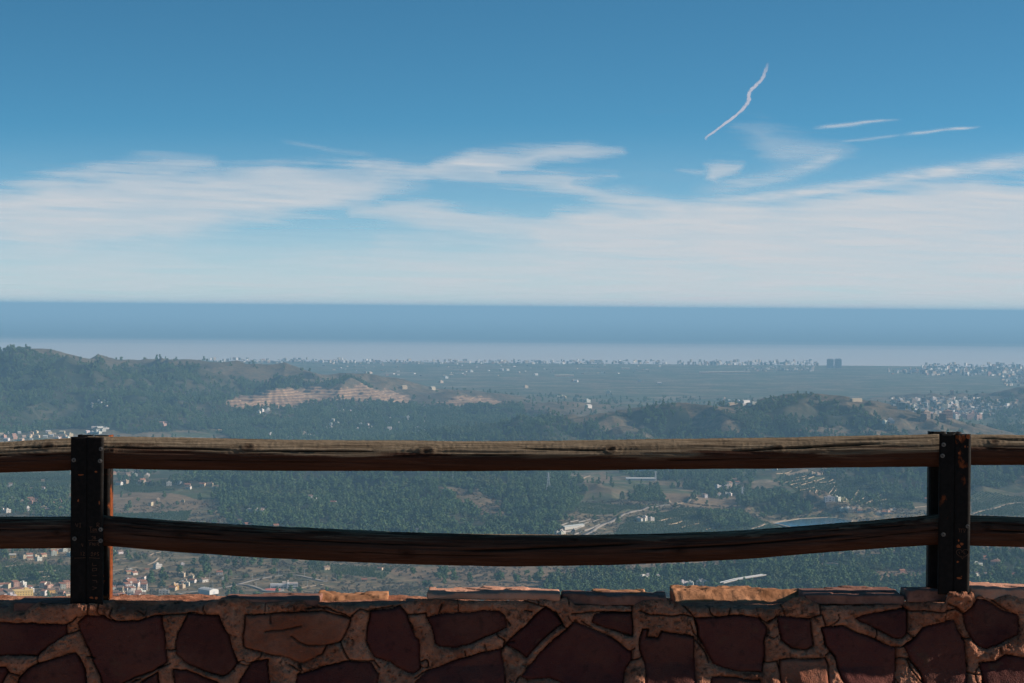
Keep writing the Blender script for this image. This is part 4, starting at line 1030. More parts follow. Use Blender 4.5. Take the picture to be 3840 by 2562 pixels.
# scratched letters and marks
def scratch(strokes, fz, parent, name='scratched_letters', w=0.0008, mat_=None):
    m = MB()
    for st in strokes:
        for a, b in zip(st[:-1], st[1:]):
            A_ = at_y(*fz(*a), 6.1143) - FO; B_ = at_y(*fz(*b), 6.1143) - FO
            m.tube(A_, B_, w, w, 4)
    return m.build(name, mat_ or M_SCRATCH, parent)
scratch([[(190, 835), (205, 868), (215, 835)], [(232, 835), (232, 870)], [(224, 835), (240, 835)], [(224, 870), (240, 870)]], z5, pl)
scratch([[(377, 868), (377, 832), (397, 838), (395, 852), (378, 852), (400, 868)]], z5, pl)
scratch([[(312, 868), (338, 868)], [(324, 868), (324, 905)], [(345, 880), (340, 898), (352, 902), (354, 882)], [(362, 902), (362, 882), (374, 902), (376, 880)], [(318, 912), (382, 912)]], z5, pl)
scratch([[(330, 950), (345, 950), (345, 972), (334, 976)], [(355, 976), (355, 950), (368, 955), (356, 962), (370, 970), (355, 976)]], z5, pl)
scratch([[(303, 985), (400, 985)], [(315, 1030), (315, 1005), (330, 1005)], [(315, 1017), (327, 1017)], [(340, 1030), (340, 1005), (356, 1030), (356, 1005)], [(368, 1005), (368, 1030)], [(380, 1005), (395, 1008), (382, 1018), (396, 1030)]], z5, pl)
scratch([[(325, 1100), (335, 1085), (342, 1100), (325, 1118), (345, 1118)], [(355, 1118), (352, 1095), (368, 1090), (368, 1105), (354, 1108)], [(378, 1088), (392, 1088), (380, 1100), (394, 1112), (378, 1120)]], z5, pl)
scratch([[(310, 1135), (400, 1140)], [(180, 1138), (280, 1135)]], z5, pl)
scratch([[(340, 1180), (340, 1205), (375, 1200)], [(340, 1250), (375, 1245), (375, 1225), (340, 1228), (340, 1250)], [(338, 1290), (376, 1290)], [(340, 1330), (376, 1335), (376, 1352)], [(338, 1385), (376, 1395), (340, 1410)]], z5, pl)
scratch([[(240, 1010), (252, 1035)], [(255, 1010), (255, 1040)], [(240, 1085), (240, 1115)], [(255, 1085), (270, 1090), (256, 1115), (272, 1115)]], z5, pl)
hp = []
for i in range(41):
    a = 2 * math.pi * i / 40; hp.append((497 + 3.3 * 16 * math.sin(a) ** 3 * 1.05, 1155 - 3.0 * (13 * math.cos(a) - 5 * math.cos(2 * a) - 2 * math.cos(3 * a) - math.cos(4 * a))))
scratch([hp], z6, pr, 'scratched_heart', 0.0008)
scratch([[(465, 1140), (475, 1160)], [(485, 1142), (500, 1142)], [(510, 1135), (510, 1160), (525, 1158)], [(480, 1175), (495, 1190), (512, 1172)]], z6, pr)
scratch([[(460, 935), (530, 938)], [(470, 938), (470, 965)], [(488, 940), (488, 968)], [(505, 945), (520, 968)], [(525, 945), (508, 968)]], z6, pr)
def blob(cx_, cy_, rx, ry, fz, parent, seed):
    m = MB(); n = 22; pts = []
    for i in range(n):
        a = 2 * math.pi * i / n; k = 1 + 0.55 * float(fbm2(np.array([math.cos(a) * 1.5 + seed]), np.array([math.sin(a) * 1.5]), 3, seed)[0])
        p = at_y(*fz(cx_ + rx * k * math.cos(a), cy_ + ry * k * math.sin(a)), 6.1143) - FO; pts.append((p[0], p[2]))
    m.prism(pts, 6.1143 - FO[1], 6.1147 - FO[1]); return m.build('rust_spot', M_ORANGE, parent)
for i, (a, b, rx, ry) in enumerate([(475, 128, 13, 30), (548, 115, 18, 20), (520, 202, 9, 8), (470, 262, 10, 12), (462, 1090, 20, 14), (490, 1070, 15, 10), (463, 1038, 5, 10), (545, 205, 5, 4), (488, 1360, 6, 5), (455, 1228, 10, 10), (470, 1375, 22, 8)]):
    blob(a, b, rx, ry, z6, pr, i + 3)
for i, (a, b, rx, ry) in enumerate([(368, 392, 12, 8), (240, 418, 26, 5), (330, 1480, 16, 10), (370, 1485, 12, 12), (215, 640, 6, 12), (398, 660, 6, 14)]):
    blob(a, b, rx, ry, z5, pl, i + 33)

# the terrace in front of the wall (below the picture's edge)
m = MB(); m.slab([(-9, -9), (9, -9), (9, 6.06), (-9, 6.06)], -0.24, 0.0)
tag(m.build('terrace_ground', simple('terrace_stone', (0.30, 0.20, 0.14), 0.95, 0, 0.35, 5)), kind='structure')
# ------------------------------------------------------------------ trees
def foliage_mat(name, c1, c2, c3=None):
    t = NT(name)
    oi = t.n('ShaderNodeObjectInfo'); o = t.pos('Object')
    n1 = t.noise(o, 0.9, 3, 0.6)
    c = t.mix(oi.outputs['Random'], c1, c2)
    if c3: c = t.mix(t.mr(oi.outputs['Random'], 0.82, 0.9), c, c3)
    c = t.mix(t.mr(n1, 0.35, 0.65, 0, 0.6), c, tuple(q * 1.5 for q in c1))
    g_ = t.noise(t.geo(), 1 / 130, 4, 0.6)
    c = t.mix(t.mr(g_, 0.52, 0.66, 0, 0.75), c, (0.085, 0.095, 0.042)); c = t.mix(t.mr(g_, 0.48, 0.36, 0, 0.6), c, tuple(q * 0.6 for q in c1))
    t.col(c); t.rough(0.8); t.b.inputs['Specular IOR Level'].default_value = 0.15
    return t.m
M_PINE = foliage_mat('pine_needles', (0.040, 0.082, 0.028), (0.118, 0.158, 0.056))
M_BUSH = foliage_mat('dry_scrub', (0.075, 0.066, 0.048), (0.12, 0.098, 0.075), (0.055, 0.065, 0.03))
M_ORANGE_TREE = foliage_mat('orchard_leaves', (0.030, 0.056, 0.018), (0.048, 0.078, 0.026))
M_BARK = simple('bark', (0.13, 0.09, 0.06), 0.9, 0, 0.3, 1.0)

def crown_mesh(name, mat_, seed, h, w, base, n_clump, n_leaf, leaf, shape='pine'):
    rs = np.random.RandomState(seed)
    V = []; F = []
    cs = []
    for i in range(n_clump):
        a = rs.rand() * 2 * math.pi; u = (i + 0.5) / n_clump
        if shape == 'pine':
            zc = base + (h - base) * u; rr_ = w * 0.5 * (1 - 0.75 * u ** 1.6) * (0.35 + 0.55 * rs.rand()) * (0.55 + 0.45 * min(1, u * 4))
        elif shape == 'cypress':
            zc = base + (h - base) * u; rr_ = w * 0.25 * rs.rand() * (1 - u)
        else:
            zc = base + (h - base) * (0.15 + 0.7 * rs.rand()); rr_ = w * 0.36 * math.sqrt(rs.rand())
        cs.append((rr_ * math.cos(a), rr_ * math.sin(a), zc, w * (0.17 + 0.10 * rs.rand()) * (1 - 0.4 * u if shape != 'bush' else 1)))
    for (x, y, z, r) in cs:
        for k in range(n_leaf):
            d = rs.normal(size=3); d /= np.linalg.norm(d); d[2] *= 0.75
            p = np.array([x, y, z]) + d * r * (0.7 + 0.45 * rs.rand())
            nrm = d + rs.normal(size=3) * 0.45; nrm /= np.linalg.norm(nrm)
            t1 = np.cross(nrm, [0.1, 0.3, 1.0]); t1 /= np.linalg.norm(t1); t2 = np.cross(nrm, t1)
            s1 = leaf * (0.7 + 0.7 * rs.rand()); s2 = s1 * (0.6 + 0.4 * rs.rand()); a = rs.rand() * 6.28
            e1_, e2_ = t1 * math.cos(a) + t2 * math.sin(a), t2 * math.cos(a) - t1 * math.sin(a)
            k0 = len(V); V += [p - e1_ * s1, p - e2_ * s2 - nrm * s1 * .2, p + e1_ * s1, p + e2_ * s2 - nrm * s1 * .2]; F.append((k0, k0 + 1, k0 + 2, k0 + 3))
    me = bpy.data.meshes.new(name); me.from_pydata([tuple(v) for v in V], [], F); me.materials.append(mat_); me.update(); return me

def trunk_mesh(name, h, r, seed, limbs=4):
    rs = random.Random(seed); m = MB(); p = Vector((0, 0, -0.6)); k = 5
    for i in range(k):
        q = Vector((rs.uniform(-.2, .2) * i, rs.uniform(-.2, .2) * i, h * (i + 1) / k)); m.tube(p, q, r * (1 - i / k * .8), r * (1 - (i + 1) / k * .8), 6); p = q
    for i in range(limbs):
        z = h * (0.4 + 0.5 * i / limbs); a = rs.uniform(0, 6.28); m.tube((0, 0, z), (math.cos(a) * h * .22, math.sin(a) * h * .22, z + h * .1), r * .35, r * .1, 4)
    return m.mesh(name, M_BARK)

PINES = [(crown_mesh('crown', M_PINE, 11, 10.0, 8.4, 2.2, 13, 26, 0.62), trunk_mesh('trunk', 8, .3, 1)),
         (crown_mesh('crown', M_PINE, 12, 8.2, 8.8, 2.2, 12, 26, 0.62, 'bush'), trunk_mesh('trunk', 6.5, .3, 2)),
         (crown_mesh('crown', M_PINE, 13, 11.5, 7.4, 2.6, 14, 24, 0.6), trunk_mesh('trunk', 9, .3, 3))]
BUSHES = [(crown_mesh('crown', M_BUSH, 21, 3.6, 4.8, 0.2, 9, 22, 0.32, 'bush'), trunk_mesh('trunk', 2, .12, 4)),
          (crown_mesh('crown', M_BUSH, 22, 2.6, 4.4, 0.1, 8, 22, 0.30, 'bush'), trunk_mesh('trunk', 1.6, .1, 5))]
ORANGES = [(crown_mesh('crown', M_ORANGE_TREE, 31, 3.6, 4.4, 0.3, 8, 20, 0.36, 'bush'), trunk_mesh('trunk', 2, .12, 6))]
CYPRESS = (crown_mesh('crown', M_PINE, 41, 16, 3.6, 0.8, 16, 26, 0.5, 'cypress'), trunk_mesh('trunk', 12, .25, 7))

def make_tree(name, kit, loc, s, rz):
    e = empty(name, loc, rz); e.scale = (s[0], s[0], s[1])
    for nm, me in (('crown', kit[0]), ('trunk', kit[1])):
        o = bpy.data.objects.new(nm, me); link(o, e)
    return e

def scatter(spacing, r0, r1, rs, prob, az=15.2):
    n = int(math.radians(az) * (r1 * r1 - r0 * r0) / spacing ** 2)
    a = np.radians(rs.uniform(-az, az, n)); r = np.sqrt(rs.uniform(r0 * r0, r1 * r1, n))
    x, y = np.sin(a) * r, np.cos(a) * r
    keep = rs.rand(n) < prob(x, y)
    return x[keep], y[keep]

rs = np.random.RandomState(3)
def fden(x, y):
    f, b, o, q = cover(x, y)
    gap = fbm2(x / 70, y / 70, 3, 61)
    thin = sstep(-0.30, 0.10, gap + 0.6 * fbm2(x / 240, y / 240, 3, 63))
    scat = 0.045 * (gap > 0.05) * (1 - q)
    return np.maximum(np.where(f > 0.5, f * (0.16 + 0.84 * thin), f * sstep(-.1, .3, gap) * 1.3), scat * (1 - o))
bands = [(9.2, 2850, 4000, 1.5), (10.0, 4000, 6200, 1.5), (11.5, 6200, 8200, 1.55), (14.5, 8200, 10200, 1.75)]
TX, TY, TS = [], [], []
for sp, a, b, s in bands:
    x, y = scatter(sp, a, b, rs, fden); TX.append(x); TY.append(y); TS.append(np.full(len(x), s))
TX = np.concatenate(TX); TY = np.concatenate(TY); TS = np.concatenate(TS)
def sden(x, y):
    f, b, o, q = cover(x, y)
    g_ = fbm2(x / 45, y / 45, 3, 71)
    return (1 - np.clip(f * 1.2, 0, 1)) * (1 - o) * (1 - q) * (0.12 + 0.8 * sstep(-0.12, 0.28, g_))
BX, BY_ = scatter(8.0, 2850, 4600, rs, sden)
def oden(x, y):
    return cover(x, y)[2]
rot = math.radians(-32)
OX, OY = [], []
for P in G_ORCH:
    P = np.array(P); cx0, cy0 = P.mean(0); R_ = np.hypot(*(P - P.mean(0)).T).max()
    u = np.arange(-R_, R_, 7.5); v = np.arange(-R_, R_, 5.2); U, V_ = np.meshgrid(u, v)
    x = cx0 + U * math.cos(rot) - V_ * math.sin(rot); y = cy0 + U * math.sin(rot) + V_ * math.cos(rot)
    k = in_poly(x, y, [tuple(p) for p in P]) & (rs.rand(*x.shape) < 0.93); OX.append(x[k]); OY.append(y[k])
OX = np.concatenate(OX); OY = np.concatenate(OY); OX = OX + rs.normal(0, .4, OX.shape); OY = OY + rs.normal(0, .4, OY.shape)

# clear the trees off roads, roofs and water (filled in by the builders below)
KEEP_OUT = []                   # (x, y, radius)
def keep_out(x, y, r): KEEP_OUT.append((x, y, r))
def cleared(x, y):
    k = np.ones(len(x), bool)
    for a, b, r in KEEP_OUT: k &= (x - a) ** 2 + (y - b) ** 2 > r * r
    return k

def stuff_points(name, x, y, s, meshes, label, seed):
    rs_ = np.random.RandomState(seed)
    z = land(x, y)
    o = mesh_np(name, np.stack([x, y, z - 0.2], -1), [], meshes[0].materials[0])
    me = o.data
    a = me.attributes.new('rot', 'FLOAT_VECTOR', 'POINT'); r3 = np.zeros((len(x), 3), np.float32); r3[:, 2] = rs_.rand(len(x)) * 6.28; a.data.foreach_set('vector', r3.ravel())
    a = me.attributes.new('scl', 'FLOAT_VECTOR', 'POINT'); sv = (s * rs_.uniform(0.6, 1.2, len(x)))[:, None] * np.stack([rs_.uniform(.85, 1.2, len(x))] * 2 + [rs_.uniform(.75, 1.15, len(x))], -1); a.data.foreach_set('vector', sv.astype(np.float32).ravel())
    a = me.attributes.new('pick', 'INT', 'POINT'); a.data.foreach_set('value', rs_.randint(0, len(meshes), len(x)).astype(np.int32))
    ng = bpy.data.node_groups.new(name, 'GeometryNodeTree')
    ng.interface.new_socket('Geometry', in_out='INPUT', socket_type='NodeSocketGeometry'); ng.interface.new_socket('Geometry', in_out='OUTPUT', socket_type='NodeSocketGeometry')
    N = ng.nodes; L = ng.links
    gi = N.new('NodeGroupInput'); go = N.new('NodeGroupOutput'); iop = N.new('GeometryNodeInstanceOnPoints'); jn = N.new('GeometryNodeJoinGeometry')
    for q in meshes:
        src = next(ob for ob in bpy.data.objects if ob.data is q)
        oi = N.new('GeometryNodeObjectInfo'); oi.inputs['Object'].default_value = src; oi.inputs['As Instance'].default_value = True; oi.transform_space = 'ORIGINAL'
        L.new(oi.outputs['Geometry'], jn.inputs[0])
    def na(nm, dt):
        n = N.new('GeometryNodeInputNamedAttribute'); n.data_type = dt; n.inputs[0].default_value = nm; return n.outputs[0]
    L.new(gi.outputs[0], iop.inputs['Points']); L.new(jn.outputs[0], iop.inputs['Instance']); iop.inputs['Pick Instance'].default_value = True
    L.new(na('pick', 'INT'), iop.inputs['Instance Index']); L.new(na('rot', 'FLOAT_VECTOR'), iop.inputs['Rotation']); L.new(na('scl', 'FLOAT_VECTOR'), iop.inputs['Scale'])
    L.new(iop.outputs[0], go.inputs[0])
    md = o.modifiers.new('scatter', 'NODES'); md.node_group = ng
    tag(o, label, kind='stuff'); return o
# ------------------------------------------------------------------ buildings, roads, water in the valley
def zr(x0, y0, s): return lambda a, b: (x0 + a / s, y0 + b / s)
R1, R2, R3 = zr(0, 1150, 1.8077), zr(1200, 1150, 1.8077), zr(2540, 1150, 1.8077)
R4, R5, R6 = zr(0, 1700, 1.8077), zr(1200, 1700, 1.8077), zr(2540, 1700, 1.8077)
V1, V2 = zr(0, 2150, 2.35), zr(950, 2150, 2.35)
QA, QB, QC, QD, QE = zr(0, 2000, 3.357), zr(600, 2080, 3.357), zr(2000, 1750, 3.357), zr(2640, 1740, 2.7326), zr(3000, 1320, 2.7976)

def objcol_mat(name, rough=0.85, var=0.12):
    t = NT(name); oi = t.n('ShaderNodeObjectInfo'); nz = t.noise(t.geo(), 0.5, 4, 0.6)
    t.col(t.mix(t.mr(nz, 0.3, 0.7, 0, 1), oi.outputs['Color'], t.mix(var, oi.outputs['Color'], (0.15, 0.12, 0.09)))); t.rough(rough); return t.m
M_WALL = objcol_mat('painted_render'); M_ROOFC = objcol_mat('roof_covering', 0.9, 0.35)
M_GLASS = simple('dark_window', (0.03, 0.035, 0.045), 0.25)
M_DOOR = simple('wooden_door', (0.10, 0.055, 0.03), 0.7)
M_ROAD = simple('pale_asphalt', (0.17, 0.145, 0.12), 0.9, 0, 0.15, 0.1)
M_TRACK = simple('dirt_track', (0.24, 0.175, 0.115), 0.95, 0, 0.2, 0.08)
M_FIELDWALL = simple('terrace_stonework', (0.30, 0.22, 0.14), 0.95, 0, 0.25, 0.3)
M_METAL = simple('galvanised_steel', (0.42, 0.43, 0.44), 0.5, 0.4)
M_CONC = simple('concrete', (0.21, 0.18, 0.15), 0.9, 0, 0.15, 0.3)

def win_grid(w, d, h, n, sill=1.0, hh=1.2, ww=0.9, floors=1, fh=2.9):
    """separate little window boxes set 4 cm proud of the four walls"""
    out = []
    for f in range(floors):
        z = sill + f * fh
        for i in range(n):
            x = -w / 2 + w * (i + 0.5) / n
            for y, s in ((-d / 2, -1), (d / 2, 1)): out.append(('y', x, y, s, z, ww, hh))
        m_ = max(1, n - 1)
        for i in range(m_):
            y = -d / 2 + d * (i + 0.5) / m_
            out.append(('x', y, w / 2, 1, z, ww, hh))
    return out
def win_mesh(q):
    m = MB(); ax, a, b, s, z, ww, hh = q
    if ax == 'y': m.box(a - ww / 2, a + ww / 2, min(b, b + s * .04), max(b, b + s * .04), z, z + hh)
    else: m.box(min(b, b + s * .04), max(b, b + s * .04), a - ww / 2, a + ww / 2, z, z + hh)
    return m

def proto(kind):
    """list of (part name, mesh, role, children)"""
    P = []
    if kind == 'gable':
        w, d, h = 11, 8.5, 4.6
        m = MB(); m.box(-w / 2, w / 2, -d / 2, d / 2, -3, h)
        m.add([(-w / 2, -d / 2, h), (-w / 2, d / 2, h), (-w / 2, 0, h + 2.0), (w / 2, -d / 2, h), (w / 2, d / 2, h), (w / 2, 0, h + 2.0)], [(0, 2, 1), (3, 4, 5)])
        P.append(('wall', m.mesh('wall', M_WALL), 'wall', []))
        r = MB(); e = 0.5
        for s in (-1, 1): r.add([(-w / 2 - e, s * (d / 2 + e), h - .2), (w / 2 + e, s * (d / 2 + e), h - .2), (w / 2 + e, 0, h + 2.15), (-w / 2 - e, 0, h + 2.15),
                                 (-w / 2 - e, s * (d / 2 + e), h - .02), (w / 2 + e, s * (d / 2 + e), h - .02), (w / 2 + e, 0, h + 2.35), (-w / 2 - e, 0, h + 2.35)], [(0, 1, 2, 3), (4, 5, 6, 7), (0, 1, 5, 4), (1, 2, 6, 5), (3, 0, 4, 7)])
        c = MB(); c.box(w * .22, w * .22 + .8, -.4, .4, h + 1.5, h + 3.3)
        P.append(('roof', r.mesh('roof', M_ROOFC), 'roof', [('chimney', c.mesh('chimney', M_WALL), 'wall')])); wins = win_grid(w, d, h, 3, 1.2, 1.3, 1.1)
    elif kind == 'flat':
        w, d, h = 9.5, 9, 6.0
        m = MB(); m.box(-w / 2, w / 2, -d / 2, d / 2, -3, h); P.append(('wall', m.mesh('wall', M_WALL), 'wall', []))
        r = MB(); r.box(-w / 2 - .02, w / 2 + .02, -d / 2 - .02, -d / 2 + .25, h + .003, h + .8); r.box(-w / 2 - .02, w / 2 + .02, d / 2 - .25, d / 2 + .02, h + .003, h + .8)
        r.box(-w / 2 - .02, -w / 2 + .25, -d / 2 + .253, d / 2 - .253, h + .003, h + .79); r.box(w / 2 - .25, w / 2 + .02, -d / 2 + .253, d / 2 - .253, h + .003, h + .79)
        hut = MB(); hut.box(-1.6, 1.6, 0, 3, h + .003, h + 2.4)
        P.append(('parapet', r.mesh('parapet', M_WALL), 'wall', [('stair_hut', hut.mesh('stair_hut', M_WALL), 'wall')])); wins = win_grid(w, d, h, 3, 1.0, 1.2, 1.0, 2)
    elif kind == 'tall':
        w, d, h = 9, 11, 8.8
        m = MB(); m.box(-w / 2, w / 2, -d / 2, d / 2, -3, h)
        m.add([(-w / 2, -d / 2, h), (w / 2, -d / 2, h), (w / 2, d / 2, h + 1.6), (-w / 2, d / 2, h + 1.6), (-w / 2, d / 2, h), (w / 2, d / 2, h)], [(1, 5, 2), (0, 3, 4), (4, 3, 2, 5)])
        P.append(('wall', m.mesh('wall', M_WALL), 'wall', []))
        r = MB(); r.add([(-w / 2 - .3, -d / 2 - .4, h + .05), (w / 2 + .3, -d / 2 - .4, h + .05), (w / 2 + .3, d / 2 + .3, h + 1.75), (-w / 2 - .3, d / 2 + .3, h + 1.75),
                         (-w / 2 - .3, -d / 2 - .4, h + .25), (w / 2 + .3, -d / 2 - .4, h + .25), (w / 2 + .3, d / 2 + .3, h + 1.95), (-w / 2 - .3, d / 2 + .3, h + 1.95)], [(3, 2, 1, 0), (4, 5, 6, 7), (0, 1, 5, 4), (1, 2, 6, 5), (2, 3, 7, 6), (3, 0, 4, 7)])
        P.append(('roof', r.mesh('roof', M_ROOFC), 'roof', [])); wins = win_grid(w, d, h, 3, 1.0, 1.3, 1.0, 3, 2.7)
    dm = MB(); dm.box(-.6, .6, -d / 2 - .05, -d / 2, 0, 2.1); P.append(('door', dm.mesh('door', M_DOOR), None, []))
    for q in wins:
        if q[0] == 'y' and q[3] == -1 and abs(q[1]) < 0.8 and q[4] < 2: continue
        P.append(('window', win_mesh(q).mesh('window', M_GLASS), None, []))
    return P, w, d, h
PROTO = {k: proto(k) for k in ('gable', 'flat', 'tall')}
# small far ones: one mesh, walls and roof in one
def far_mesh(kind):
    m = MB()
    if kind == 'gable':
        m.box(-6, 6, -4.5, 4.5, -3, 4.6, 0); m.add([(-6.3, -4.9, 4.5), (6.3, -4.9, 4.5), (6.3, 0, 7), (-6.3, 0, 7), (6.3, 4.9, 4.5), (-6.3, 4.9, 4.5)], [(0, 1, 2, 3), (3, 2, 4, 5), (0, 3, 5), (1, 4, 2)], 1)
    elif kind == 'flat':
        m.box(-5.5, 5.5, -5, 5, -3, 6.5, 0); m.box(-2, 2, -1, 2.5, 6.503, 8.8, 0)
    elif kind == 'block':
        m.box(-9, 9, -6, 6, -3, 17, 0); m.box(-3, 3, -2, 2, 17.003, 19.5, 0)
        for f in range(5):
            m.box(-8.2, 8.2, -6.08, -6.0, 1.2 + f * 3.2, 2.6 + f * 3.2, 2); m.box(9.0, 9.08, -5, 5, 1.2 + f * 3.2, 2.6 + f * 3.2, 2)
    elif kind == 'shed':
        m.box(-14, 14, -6, 6, -3, 5, 0); m.add([(-14.3, -6.3, 4.9), (14.3, -6.3, 4.9), (14.3, 0, 6.6), (-14.3, 0, 6.6), (14.3, 6.3, 4.9), (-14.3, 6.3, 4.9)], [(0, 1, 2, 3), (3, 2, 4, 5), (0, 3, 5), (1, 4, 2)], 1)
    return m
FARM = {k: far_mesh(k).mesh('far_' + k, [M_WALL, M_ROOFC, M_GLASS]) for k in ('gable', 'flat', 'block', 'shed')}
COLS = {'white': (0.50, 0.46, 0.41), 'cream': (0.44, 0.34, 0.23), 'ochre': (0.52, 0.31, 0.09), 'pink': (0.38, 0.22, 0.16), 'grey': (0.24, 0.23, 0.21), 'tan': (0.28, 0.21, 0.14)}
ROOFS = {'terracotta': (0.26, 0.10, 0.055), 'brown': (0.16, 0.10, 0.07), 'pale': (0.38, 0.35, 0.3)}
HOUSES = []
def ordinal(n):
    base = ['zeroth', 'first', 'second', 'third', 'fourth', 'fifth', 'sixth', 'seventh', 'eighth', 'ninth', 'tenth', 'eleventh', 'twelfth']
    if n <= 12: return base[n]
    return str(n) + ('th' if n % 100 in (11, 12, 13) else {1: 'st', 2: 'nd', 3: 'rd'}.get(n % 10, 'th'))
def house(px, py, kind, colr, roof, place, s=1.0, rz=None, sx=1.0, near=True, cat='house', name='house', clear=1.35):
    g_ = ground_at(px, py)
    if not near and name == 'house': s *= 0.78
    rz = random.uniform(-0.5, 0.9) if rz is None else rz
    c = (*[min(1, q * random.uniform(.93, 1.05)) for q in COLS[colr]], 1); rc = (*ROOFS[roof], 1)
    if near:
        P, w, d, h = PROTO[kind]
        root = empty(name, g_, rz); root.scale = (s * sx, s, s)
        for nm, me, role, kids in P:
            o = bpy.data.objects.new(nm, me); o.color = c if role == 'wall' else rc; link(o, root)
            for kn, km, kr in kids:
                k2 = bpy.data.objects.new(kn, km); k2.color = c if kr == 'wall' else rc; link(k2, o)
    else:
        root = bpy.data.objects.new(name, FARM[kind]); root.location = g_; root.rotation_euler = (0, 0, rz); root.scale = (s * sx, s, s); root.color = c if kind != 'shed' else c
        link(root); w, d = 12, 9
    keep_out(g_[0], g_[1], max(w * sx, d) * s * 0.5 * clear + 2)
    # seen from the lookout, a crown in front of a house would hide it
    dr = math.hypot(g_[0], g_[1]); keep_out(g_[0] * (1 - 9 * s / dr), g_[1] * (1 - 9 * s / dr), 8 * s)
    for k_ in (24, 44) if not near else (20, 34): keep_out(g_[0] * (1 - k_ / dr), g_[1] * (1 - k_ / dr), 9.5)
    HOUSES.append((root, px, colr, {'gable': roof + ' gabled', 'flat': 'flat roofed', 'tall': 'three storey', 'block': 'flat roofed', 'shed': 'long low'}[kind], place, cat))
    return root
def cluster(rect, n, place, kinds=('gable', 'flat'), cols=('white', 'white', 'cream', 'tan'), roofs=('terracotta', 'brown'), s=(0.8, 1.15), near=True, gap=11, fz=None, cat='house', name='house'):
    x0, y0, x1, y1 = rect
    if fz: (x0, y0), (x1, y1) = fz(x0, y0), fz(x1, y1)
    got = []; k = 0
    while len(got) < n and k < n * 30:
        k += 1
        px, py = random.uniform(x0, x1), random.uniform(y0, y1)
        g_ = ground_at(px, py, n=700)
        if any((g_[0] - a[0]) ** 2 + (g_[1] - a[1]) ** 2 < gap * gap for a in got): continue
        got.append(g_); house(px, py, random.choice(kinds), random.choice(cols), random.choice(roofs), place, random.uniform(*s), near=near, cat=cat, name=name)

random.seed(42)
A1 = 'in the village left of the rusty left post'
cluster((0, 665, 890, 800), 26, A1, ('gable', 'flat', 'tall'), ('white', 'white', 'cream', 'pink'), s=(.75, 1.05), fz=QA, gap=9)
cluster((0, 800, 160, 890), 7, A1, ('flat', 'tall'), ('white', 'grey'), s=(.9, 1.2), fz=QA, gap=9)
house(*QA(640, 750), 'gable', 'ochre', 'brown', A1, 1.0, 0.5)
A2 = 'in the village just right of the left post'
cluster((1400, 700, 1830, 860), 26, A2, ('flat', 'tall', 'gable'), ('white', 'cream', 'tan', 'white', 'grey'), s=(.75, 1.05), fz=QA, gap=9)
cluster((1560, 620, 1870, 720), 9, A2, ('tall', 'flat'), ('white', 'white', 'pink'), s=(.9, 1.15), fz=QA, gap=10)
house(*QA(1640, 660), 'gable', 'pink', 'terracotta', A2, 1.6, 0.9)
house(*QA(2065, 765), 'flat', 'white', 'terracotta', 'standing alone below the round dark tree by the shed', 0.9, 0.1, 1.7)
cluster((2160, 620, 2350, 720), 6, 'among dark trees up from the white shed', ('gable', 'flat'), ('white', 'cream'), s=(.8, 1.0), fz=QA)
cluster((230, 270, 560, 420), 6, 'among dark trees up from the white shed', ('gable', 'flat'), ('white', 'cream'), s=(.8, 1.0), fz=QB)
house(*QB(190, 440), 'flat', 'ochre', 'brown', 'between the white shed and the village', 0.9, 0.7)
house(*QB(750, 250), 'gable', 'white', 'terracotta', 'on the scrub slope above the school road', 0.9, 0.2)
house(*QB(800, 315), 'flat', 'white', 'brown', 'on the scrub slope above the school road', 0.5, 0.2)
house(*QA(1985, 445), 'flat', 'white', 'brown', 'alone in the dry fields right of the left post', 1.15, 0.6)
house(*QA(1850, 475), 'gable', 'cream', 'terracotta', 'alone in the dry fields right of the left post', .6, 0.2)
cluster((1600, 480, 1720, 530), 4, 'above the village right of the left post', fz=QA, s=(.7, .9)); house(*QA(2295, 405), 'flat', 'white', 'brown', 'above the village right of the left post', .6)
cluster((1400, 245, 1530, 280), 3, 'under the lower rail right of the left post', fz=QA, s=(.7, .9))
house(*QA(145, 305), 'gable', 'ochre', 'pale', 'in the fields left of the left post', 1.0, 0.2, 1.3); cluster((270, 290, 560, 350), 6, 'in the fields left of the left post', fz=QA, s=(.8, 1), cols=('white', 'cream'))
cluster((650, 215, 890, 290), 7, 'under the lower rail left of the left post', fz=QA, s=(.8, 1.1), cols=('white', 'cream', 'ochre'))
cluster((0, 310, 480, 420), 15, 'in the wooded hamlet between the rails, far left', fz=R4, s=(.9, 1.25), cols=('white', 'cream', 'pink'))
house(*R4(72, 232), 'tall', 'white', 'brown', 'in trees between the rails, far left', 1.0, .3); house(*R4(290, 258), 'tall', 'white', 'brown', 'in trees between the rails, far left', 1.0, .1); house(*R4(290, 190), 'gable', 'cream', 'brown', 'in trees between the rails, far left', .7)
cluster((760, 110, 1010, 215), 13, 'under the upper rail right of the left post', fz=R4, s=(1, 1.35))
cluster((1100, 205, 1480, 265), 7, 'at the wood edge between the rails', fz=R4, s=(1, 1.3))
for a, b, k in ((1022, 355, 'tall'), (1072, 322, 'flat'), (1240, 332, 'flat')): house(*R4(a, b), k, 'cream', 'brown', 'in the brown fields between the rails', .8)
cluster((2040, 315, 2120, 350), 2, 'in a clearing of the central pine wood', ('flat', 'tall'), ('white',), fz=R4, s=(1.2, 1.5)); cluster((1680, 385, 1810, 405), 4, 'in a clearing of the central pine wood', fz=R4, s=(.9, 1.2), cols=('white',))
cluster((1600, 470, 1730, 500), 3, 'in pines just above the lower rail', ('gable',), ('pink',), fz=R4, s=(1, 1.2)); house(*R4(1870, 500), 'gable', 'pink', 'terracotta', 'in pines just above the lower rail', .9)
